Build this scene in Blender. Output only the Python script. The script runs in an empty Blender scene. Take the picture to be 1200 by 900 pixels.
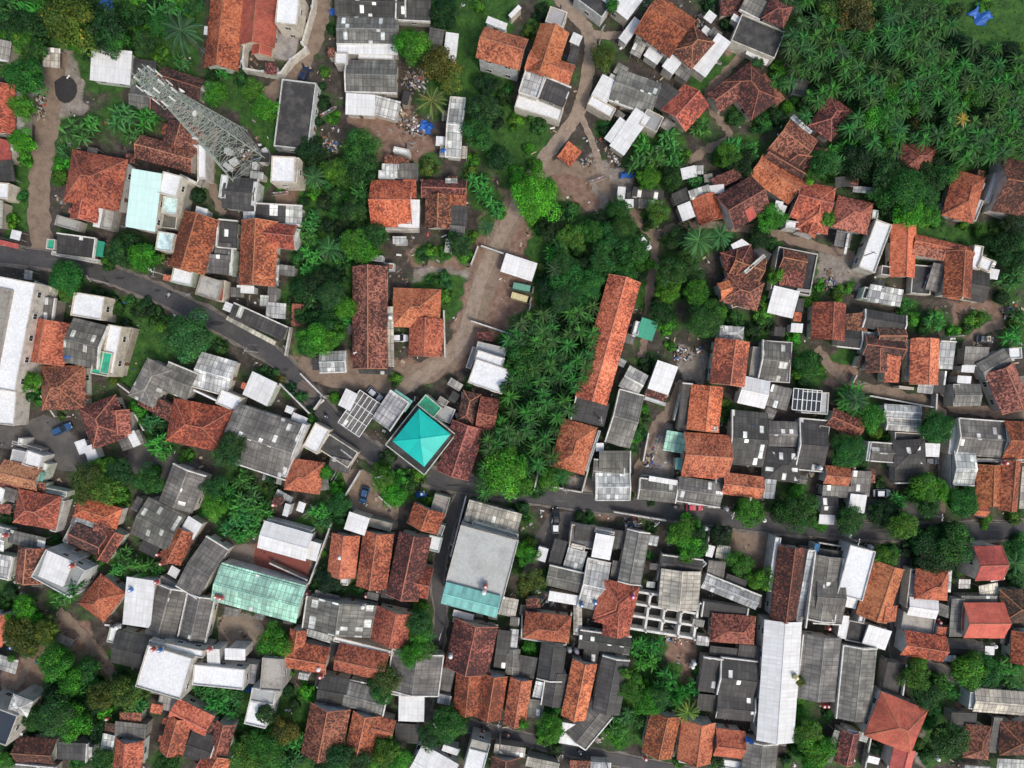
import bpy, math, random
import numpy as np
from mathutils import Vector, Matrix
rnd = random.Random(7)
R = math.radians
SC = bpy.context.scene
COL = SC.collection
# ---------------- camera, sky, sun, exposure ----------------
CAMH = 150.0
MPP = 0.2                       # metres on the ground per photo pixel
cd = bpy.data.cameras.new('camera'); cam = bpy.data.objects.new('camera', cd); COL.objects.link(cam)
cam.location = (0, 0, CAMH); cam.rotation_euler = (0, 0, 0)
cd.sensor_width = 36; cd.lens = 36*CAMH/240.0; cd.clip_start = 0.5; cd.clip_end = 6000
SC.camera = cam
world = bpy.data.worlds.new('World'); SC.world = world; world.use_nodes = True
wn = world.node_tree; bg = wn.nodes['Background']
sky = wn.nodes.new('ShaderNodeTexSky'); sky.sky_type = 'NISHITA'; sky.sun_disc = False
SUN_EL, SUN_AZ = R(52), R(142)   # from the lower right of the picture
sky.sun_elevation = SUN_EL; sky.sun_rotation = SUN_AZ; sky.dust_density = 3.5; sky.air_density = 1.2; sky.ozone_density = 0.6
bg.inputs[1].default_value = 0.14
wn.links.new(sky.outputs[0], bg.inputs[0])
sl = bpy.data.lights.new('sun', 'SUN'); sl.energy = 1.4; sl.angle = R(12); sl.color = (1.0, 0.96, 0.9)
so = bpy.data.objects.new('sun', sl); COL.objects.link(so)
sd = Vector((math.sin(SUN_AZ)*math.cos(SUN_EL), math.cos(SUN_AZ)*math.cos(SUN_EL), math.sin(SUN_EL)))
so.rotation_euler = sd.to_track_quat('Z', 'Y').to_euler(); so.location = (0, 0, 200)
SC.view_settings.view_transform = 'Standard'; SC.view_settings.look = 'None'
SC.view_settings.exposure = 0.27; SC.view_settings.gamma = 1.0
SC.cycles.max_bounces = 5; SC.cycles.diffuse_bounces = 4

def W(px, py, z=0.0):
    k = MPP*(CAMH-z)/CAMH
    return Vector(((px-600)*k, (450-py)*k, z))

# ---------------- materials ----------------
def nt(name):
    m = bpy.data.materials.new(name); m.use_nodes = True
    t = m.node_tree; p = t.nodes['Principled BSDF']
    return m, t, p
def N(t, kind, **kw):
    n = t.nodes.new('ShaderNode'+kind)
    for k, v in kw.items(): setattr(n, k, v)
    return n
def math_(t, op, a, b=None, c=None):
    n = N(t, 'Math', operation=op)
    for i, v in enumerate((a, b, c)):
        if v is None: continue
        if isinstance(v, (int, float)): n.inputs[i].default_value = v
        else: t.links.new(v, n.inputs[i])
    return n.outputs[0]
def noise(t, vec, scale, detail=3, rough=0.6):
    n = N(t, 'TexNoise'); n.inputs['Scale'].default_value = scale
    n.inputs['Detail'].default_value = detail; n.inputs['Roughness'].default_value = rough
    if vec is not None: t.links.new(vec, n.inputs['Vector'])
    return n.outputs[0]
def ramp(t, fac, stops):
    r = N(t, 'ValToRGB'); e = r.color_ramp.elements
    while len(e) < len(stops): e.new(0.5)
    for i, (p, c) in enumerate(stops):
        e[i].position = p; e[i].color = (c[0], c[1], c[2], 1) if not isinstance(c, (int, float)) else (c, c, c, 1)
    t.links.new(fac, r.inputs[0]); return r.outputs[0]
def mix(t, fac, a, b, mode='MIX'):
    n = N(t, 'Mix', data_type='RGBA', blend_type=mode)
    for i, v in ((0, fac), (6, a), (7, b)):
        if isinstance(v, (int, float)): n.inputs[i].default_value = v if i == 0 else (v, v, v, 1)
        elif isinstance(v, tuple): n.inputs[i].default_value = (v[0], v[1], v[2], 1)
        else: t.links.new(v, n.inputs[i])
    return n.outputs[2]
def geo(t): return N(t, 'NewGeometry').outputs['Position']
def ocol(t, c):
    oi = N(t, 'ObjectInfo'); return mix(t, 1.0, c, oi.outputs['Color'], 'MULTIPLY')
def uvcell(t, su, sv):
    uv = N(t, 'UVMap').outputs[0]; s = N(t, 'SeparateXYZ'); t.links.new(uv, s.inputs[0])
    u = math_(t, 'MULTIPLY', s.outputs[0], 1/su); v = math_(t, 'MULTIPLY', s.outputs[1], 1/sv)
    fu = math_(t, 'FLOOR', u); fv = math_(t, 'FLOOR', v)
    cb = N(t, 'CombineXYZ'); t.links.new(fu, cb.inputs[0]); t.links.new(fv, cb.inputs[1])
    w = N(t, 'TexWhiteNoise', noise_dimensions='2D'); t.links.new(cb.outputs[0], w.inputs['Vector'])
    return uv, u, v, w.outputs['Value'], math_(t, 'FRACT', u), math_(t, 'FRACT', v)
def tile(name, light, mid, dark, spread=0.55, moss=0.35):
    m, t, p = nt(name)
    uv, u, v, w, fu, fv = uvcell(t, 0.30, 0.34)
    pos = geo(t)
    big = noise(t, pos, 0.16, 5, 0.65); med = noise(t, pos, 0.9, 4, 0.7)
    f = math_(t, 'ADD', math_(t, 'MULTIPLY', w, spread), math_(t, 'MULTIPLY', math_(t, 'SUBTRACT', big, 0.5), 1.9))
    f = math_(t, 'ADD', f, math_(t, 'MULTIPLY', math_(t, 'SUBTRACT', med, 0.5), 0.45))
    oi = N(t, 'ObjectInfo'); age = oi.outputs['Random']
    f = math_(t, 'ADD', f, math_(t, 'SUBTRACT', 0.5-spread/2+0.22, math_(t, 'MULTIPLY', age, 0.5)))
    c = ramp(t, f, [(0.0, dark), (0.12, dark), (0.48, mid), (0.95, light)])
    st = ramp(t, noise(t, pos, 0.35, 6, 0.75), [(0.56, 0.0), (0.74, 1.0)])
    c = mix(t, math_(t, 'MULTIPLY', st, math_(t, 'MULTIPLY', math_(t, 'ADD', age, 0.35), moss)), c, (0.05, 0.042, 0.03))
    sm_ = N(t, 'Mapping'); t.links.new(uv, sm_.inputs['Vector']); sm_.inputs['Scale'].default_value = (1.6, 0.12, 1)
    c = mix(t, math_(t, 'MULTIPLY', ramp(t, noise(t, sm_.outputs[0], 1.0, 5, 0.7), [(0.5, 0.0), (0.72, 1.0)]), 0.4), c, (0.07, 0.035, 0.025))
    c = mix(t, math_(t, 'MULTIPLY', ramp(t, noise(t, pos, 0.11, 3, 0.6), [(0.5, 0.0), (0.6, 1.0)]), 0.3), c, mix(t, 1.0, c, (1.25, 1.45, 1.5), 'MULTIPLY'))
    c = ocol(t, c)
    t.links.new(c, p.inputs['Base Color']); p.inputs['Roughness'].default_value = 0.85
    h = math_(t, 'ADD', math_(t, 'MULTIPLY', fv, -0.6), math_(t, 'MULTIPLY', math_(t, 'ABSOLUTE', math_(t, 'SUBTRACT', fu, 0.5)), 0.8))
    b = N(t, 'Bump'); b.inputs['Strength'].default_value = 0.6; b.inputs['Distance'].default_value = 0.06
    t.links.new(h, b.inputs['Height']); t.links.new(b.outputs[0], p.inputs['Normal'])
    return m
def sheet(name, c0, var=0.45, white=0.04, grime=0.5, su=0.95, sv=1.7, rough=0.7, gcol=(0.05, 0.04, 0.03)):
    m, t, p = nt(name)
    uv, u, v, w, fu, fv = uvcell(t, su, sv)
    pos = geo(t)
    k = ramp(t, w, [(0, 1-var), (1-white-0.03, 1+var*0.55), (1-white, 1+var*0.55)])
    c = mix(t, 1.0, c0, k, 'MULTIPLY')
    cu = N(t, 'CombineXYZ'); t.links.new(math_(t, 'FLOOR', math_(t, 'MULTIPLY', u, 2.0)), cu.inputs[0]); wc_ = N(t, 'TexWhiteNoise', noise_dimensions='2D'); t.links.new(cu.outputs[0], wc_.inputs['Vector'])
    c = mix(t, 1.0, c, ramp(t, wc_.outputs['Value'], [(0, 1-var*0.6), (1, 1+var*0.6)]), 'MULTIPLY')
    if white > 0:
        oi = N(t, 'ObjectInfo'); th = math_(t, 'SUBTRACT', 1.0, math_(t, 'MULTIPLY', math_(t, 'POWER', oi.outputs['Random'], 2.0), white*2.6))
        c = mix(t, math_(t, 'GREATER_THAN', w, th), c, (0.66, 0.68, 0.66))
        bl = ramp(t, noise(t, pos, 0.22, 5, 0.65), [(0.45, 0.0), (0.62, 0.75)])
        c = mix(t, bl, c, mix(t, 1.0, c, (2.3, 2.25, 2.1), 'MULTIPLY'))
    j = math_(t, 'MAXIMUM', math_(t, 'GREATER_THAN', fv, 0.90), math_(t, 'GREATER_THAN', fu, 0.86))
    c = mix(t, math_(t, 'MULTIPLY', j, 0.7 if white > 0 else (0.18 if c0[0] > 0.7 else 0.08)), c, mix(t, 1.0, c, (0.3, 0.3, 0.3), 'MULTIPLY'))
    s = N(t, 'Mapping'); t.links.new(uv, s.inputs['Vector']); s.inputs['Scale'].default_value = (2.6, 0.16, 1)
    streak = ramp(t, noise(t, s.outputs[0], 1.0, 5, 0.7), [(0.35, 1.0), (0.7, 0.0)])
    bigs = ramp(t, noise(t, pos, 0.3, 6, 0.7), [(0.4, 0.0), (0.68, 1.0)])
    gf = math_(t, 'MULTIPLY', math_(t, 'MULTIPLY', math_(t, 'ADD', streak, bigs), 0.5), grime)
    c = mix(t, gf, c, gcol)
    c = ocol(t, c)
    t.links.new(c, p.inputs['Base Color']); p.inputs['Roughness'].default_value = rough
    wv = math_(t, 'SINE', math_(t, 'MULTIPLY', u, 6.283*su/0.24))
    b = N(t, 'Bump'); b.inputs['Strength'].default_value = 0.35; b.inputs['Distance'].default_value = 0.03
    t.links.new(math_(t, 'ADD', wv, math_(t, 'MULTIPLY', fv, -1.2)), b.inputs['Height']); t.links.new(b.outputs[0], p.inputs['Normal'])
    return m
def crete(name, c0, stain=(0.05, 0.045, 0.04), amt=0.7, rough=0.9, sc=0.35):
    m, t, p = nt(name); pos = geo(t)
    a = noise(t, pos, sc, 7, 0.72); b_ = noise(t, pos, 2.5, 4, 0.7)
    c = mix(t, 1.0, c0, ramp(t, b_, [(0.2, 0.7), (0.8, 1.2)]), 'MULTIPLY')
    c = mix(t, math_(t, 'MULTIPLY', ramp(t, a, [(0.45, 0.0), (0.68, 1.0)]), amt), c, stain)
    c = ocol(t, c)
    t.links.new(c, p.inputs['Base Color']); p.inputs['Roughness'].default_value = rough
    return m
def plain(name, c, rough=0.6, metal=0.0, obj=False):
    m, t, p = nt(name)
    n = noise(t, geo(t), 1.5, 3)
    cc = mix(t, 1.0, c, ramp(t, n, [(0.2, 0.85), (0.8, 1.1)]), 'MULTIPLY')
    if obj: cc = ocol(t, cc)
    t.links.new(cc, p.inputs['Base Color'])
    p.inputs['Roughness'].default_value = rough; p.inputs['Metallic'].default_value = metal
    return m
TM = {'O': tile('orange_tiles', (0.56, 0.17, 0.095), (0.36, 0.082, 0.042), (0.11, 0.028, 0.02), 0.75, 0.35),
      'o': tile('pale_orange_tiles', (0.5, 0.2, 0.11), (0.3, 0.10, 0.055), (0.09, 0.035, 0.025), 0.95, 0.45),
      'r': tile('dark_red_tiles', (0.34, 0.115, 0.085), (0.13, 0.035, 0.027), (0.035, 0.014, 0.013), 0.95, 0.35),
      'b': tile('brown_tiles', (0.19, 0.085, 0.065), (0.065, 0.028, 0.024), (0.022, 0.013, 0.012), 0.9, 0.4),
      'R': tile('red_metal_tiles', (0.5, 0.12, 0.09), (0.42, 0.08, 0.06), (0.25, 0.05, 0.04), 0.35, 0.25)}
SHC = {'w': (0.8, 0.81, 0.8), 'l': (0.36, 0.37, 0.37), 'g': (0.15, 0.148, 0.138), 'k': (0.036, 0.036, 0.036), 'n': (0.27, 0.5, 0.4),
       't': (0.16, 0.43, 0.38), 'T': (0.0, 0.56, 0.47), 'G': (0.02, 0.33, 0.2), 'B': (0.02, 0.15, 0.35), 'K': (0.03, 0.045, 0.07),
       'Y': (0.6, 0.45, 0.03), 'c': (0.36, 0.34, 0.30), 'R': (0.42, 0.08, 0.06), 'O': (0.45, 0.14, 0.08), 'r': (0.2, 0.06, 0.05), 's': (0.56, 0.74, 0.71)}
SM = {}
def sheet_mat(c):
    if c not in SM:
        kw = dict(w=dict(var=0.07, white=0, grime=0.42, rough=0.5, gcol=(0.3, 0.25, 0.19)), l=dict(var=0.3, white=0.08, grime=0.4),
                  g=dict(var=0.26, white=0.04, grime=0.75), k=dict(var=0.3, white=0.03, grime=0.4), n=dict(var=0.2, white=0.02, grime=0.35, gcol=(0.2, 0.22, 0.17)),
                  T=dict(var=0.08, white=0, grime=0.16, rough=0.45, su=2.5, sv=6), t=dict(var=0.2, white=0, grime=0.25, rough=0.5), G=dict(var=0.1, white=0, grime=0.2, rough=0.5),
                  s=dict(var=0.03, white=0, grime=0.12)).get(c, dict(var=0.25, white=0.02, grime=0.4))
        SM[c] = sheet('sheet_'+c, SHC[c], **kw)
    return SM[c]
CM = {}
def crete_mat(c):
    if c not in CM:
        kw = dict(w=dict(amt=0.22, stain=(0.3, 0.28, 0.25)), k=dict(amt=0.5, stain=(0.16, 0.15, 0.14)), Y=dict(amt=0.1), l=dict(amt=0.55, stain=(0.22, 0.215, 0.205))).get(c, {})
        CM[c] = crete('slab_'+c, SHC[c], **kw)
    return CM[c]
M_WALL = crete('painted_wall', (0.62, 0.6, 0.56), (0.14, 0.125, 0.105), 0.6, 0.9, 0.6)
M_GREYWALL = crete('bare_block_wall', (0.36, 0.34, 0.31), (0.12, 0.11, 0.09), 0.6, 0.95, 0.5)
M_RIDGE = crete('ridge_mortar', (0.36, 0.13, 0.085), (0.1, 0.05, 0.04), 0.7, 0.9, 0.8)
M_GLASS = plain('dark_glass', (0.02, 0.025, 0.03), 0.15)
M_FRAME = plain('painted_frame', (0.55, 0.55, 0.52), 0.6)
M_DOOR = plain('door_paint', (0.22, 0.11, 0.06), 0.6, obj=True)
M_BARK = plain('bark', (0.12, 0.09, 0.065), 0.95)
M_WHITE = plain('white_paint', (0.75, 0.76, 0.74), 0.5)
M_TYRE = plain('rubber', (0.02, 0.02, 0.02), 0.9)
M_PAINT = plain('vehicle_paint', (1, 1, 1), 0.3, 0.0, obj=True)
M_CHROME = plain('grey_metal', (0.4, 0.4, 0.4), 0.35, 0.8)
M_STEEL = crete('galvanised_steel', (0.36, 0.41, 0.36), (0.2, 0.17, 0.13), 0.35, 0.6, 1.0)
M_LAMP = plain('lamp_glass', (0.8, 0.78, 0.7), 0.2)
M_TANK = plain('tank_plastic', (1, 1, 1), 0.4, 0.0, obj=True)
def leafmat(name):
    m, t, p = nt(name)
    at = N(t, 'VertexColor'); at.layer_name = 'tone'
    oi = N(t, 'ObjectInfo')
    c = mix(t, 1.0, oi.outputs['Color'], at.outputs['Color'], 'MULTIPLY')
    t.links.new(c, p.inputs['Base Color']); p.inputs['Roughness'].default_value = 0.6
    p.inputs['Specular IOR Level'].default_value = 0.3
    tr = N(t, 'BsdfTranslucent'); t.links.new(mix(t, 1.0, c, (1.3, 1.5, 0.5), 'MULTIPLY'), tr.inputs[0])
    ms = N(t, 'MixShader'); ms.inputs[0].default_value = 0.25
    t.links.new(p.outputs[0], ms.inputs[1]); t.links.new(tr.outputs[0], ms.inputs[2])
    t.links.new(ms.outputs[0], t.nodes['Material Output'].inputs[0])
    return m
M_LEAF = leafmat('leaves')

# ---------------- helpers ----------------
class MB:
    def __init__(s): s.v = []; s.f = []; s.uv = []; s.mi = []; s.tone = []
    def poly(s, pts, uvs=None, mi=0, tone=None):
        b = len(s.v); s.v += [tuple(p) for p in pts]; s.f.append(tuple(range(b, b+len(pts))))
        s.uv.append(uvs if uvs else [(0, 0)]*len(pts)); s.mi.append(mi); s.tone.append(tone)
    def box(s, c, size, M=None, mi=0):
        x, y, z = size[0]/2, size[1]/2, size[2]/2
        P = [Vector((sx*x, sy*y, sz*z)) for sz in (-1, 1) for sy in (-1, 1) for sx in (-1, 1)]
        c = Vector(c)
        P = [(M @ p if M else p)+c for p in P]
        for q in ((0, 2, 3, 1), (4, 5, 7, 6), (0, 1, 5, 4), (2, 6, 7, 3), (0, 4, 6, 2), (1, 3, 7, 5)):
            s.poly([P[i] for i in q], [(0, 0), (1, 0), (1, 1), (0, 1)], mi)
    def bar(s, a, b, w, mi=0, n=4):
        a = Vector(a); b = Vector(b); d = b-a; L = d.length
        if L < 1e-6: return
        s.tube([a, b], [w/2, w/2], n, mi)
    def tube(s, pts, rad, n=7, mi=0, cap=True):
        rings = []
        for i, p in enumerate(pts):
            p = Vector(p)
            d = (Vector(pts[min(i+1, len(pts)-1)])-Vector(pts[max(i-1, 0)])).normalized()
            u = d.orthogonal().normalized(); w = d.cross(u)
            if abs(d.z) > 0.95: u = Vector((1, 0, 0)); w = d.cross(u).normalized(); u = w.cross(d)
            rings.append([p+(u*math.cos(2*math.pi*k/n)+w*math.sin(2*math.pi*k/n))*rad[i] for k in range(n)])
        for i in range(len(rings)-1):
            for k in range(n):
                s.poly([rings[i][k], rings[i][(k+1) % n], rings[i+1][(k+1) % n], rings[i+1][k]], None, mi)
        if cap:
            s.poly(list(reversed(rings[0])), None, mi); s.poly(rings[-1], None, mi)
    def mesh(s, name, mats):
        me = bpy.data.meshes.new(name); me.from_pydata(s.v, [], s.f)
        uvl = me.uv_layers.new(name='UVMap'); flat = [c for f in s.uv for q in f for c in q]
        uvl.data.foreach_set('uv', flat)
        if any(t is not None for t in s.tone):
            ca = me.color_attributes.new('tone', 'FLOAT_COLOR', 'CORNER'); o = []
            for f, t in zip(s.f, s.tone):
                t = t or (1, 1, 1); o += [t[0], t[1], t[2], 1]*len(f)
            ca.data.foreach_set('color', o)
        for m in mats: me.materials.append(m)
        if len(mats) > 1: me.polygons.foreach_set('material_index', s.mi)
        me.update(); return me
    def build(s, name, mats, parent=None, loc=None, color=None):
        return put(name, s.mesh(name, mats if isinstance(mats, (list, tuple)) else [mats]), parent, loc, color)
def put(name, me, parent=None, loc=None, color=None, rz=0, sc=None):
    o = bpy.data.objects.new(name, me); COL.objects.link(o)
    if parent is not None: o.parent = parent
    if loc is not None: o.location = loc
    if rz: o.rotation_euler = (0, 0, rz)
    if sc is not None: o.scale = sc
    if color is not None: o.color = (color[0], color[1], color[2], 1)
    return o
def root(name, loc, rz=0): return put(name, None, None, loc, None, rz)
THINGS = []     # (object, px, py, look, category, group)
def reg(o, px, py, look, cat, group=None, own=None):
    o['category'] = cat
    if group: o['group'] = group
    THINGS.append([o, px, py, look, own])
def struct(o, kind='structure'): o['kind'] = kind; return o
def hsh(a, b): return (math.sin(a*12.9898+b*78.233)*43758.5453) % 1.0
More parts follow.
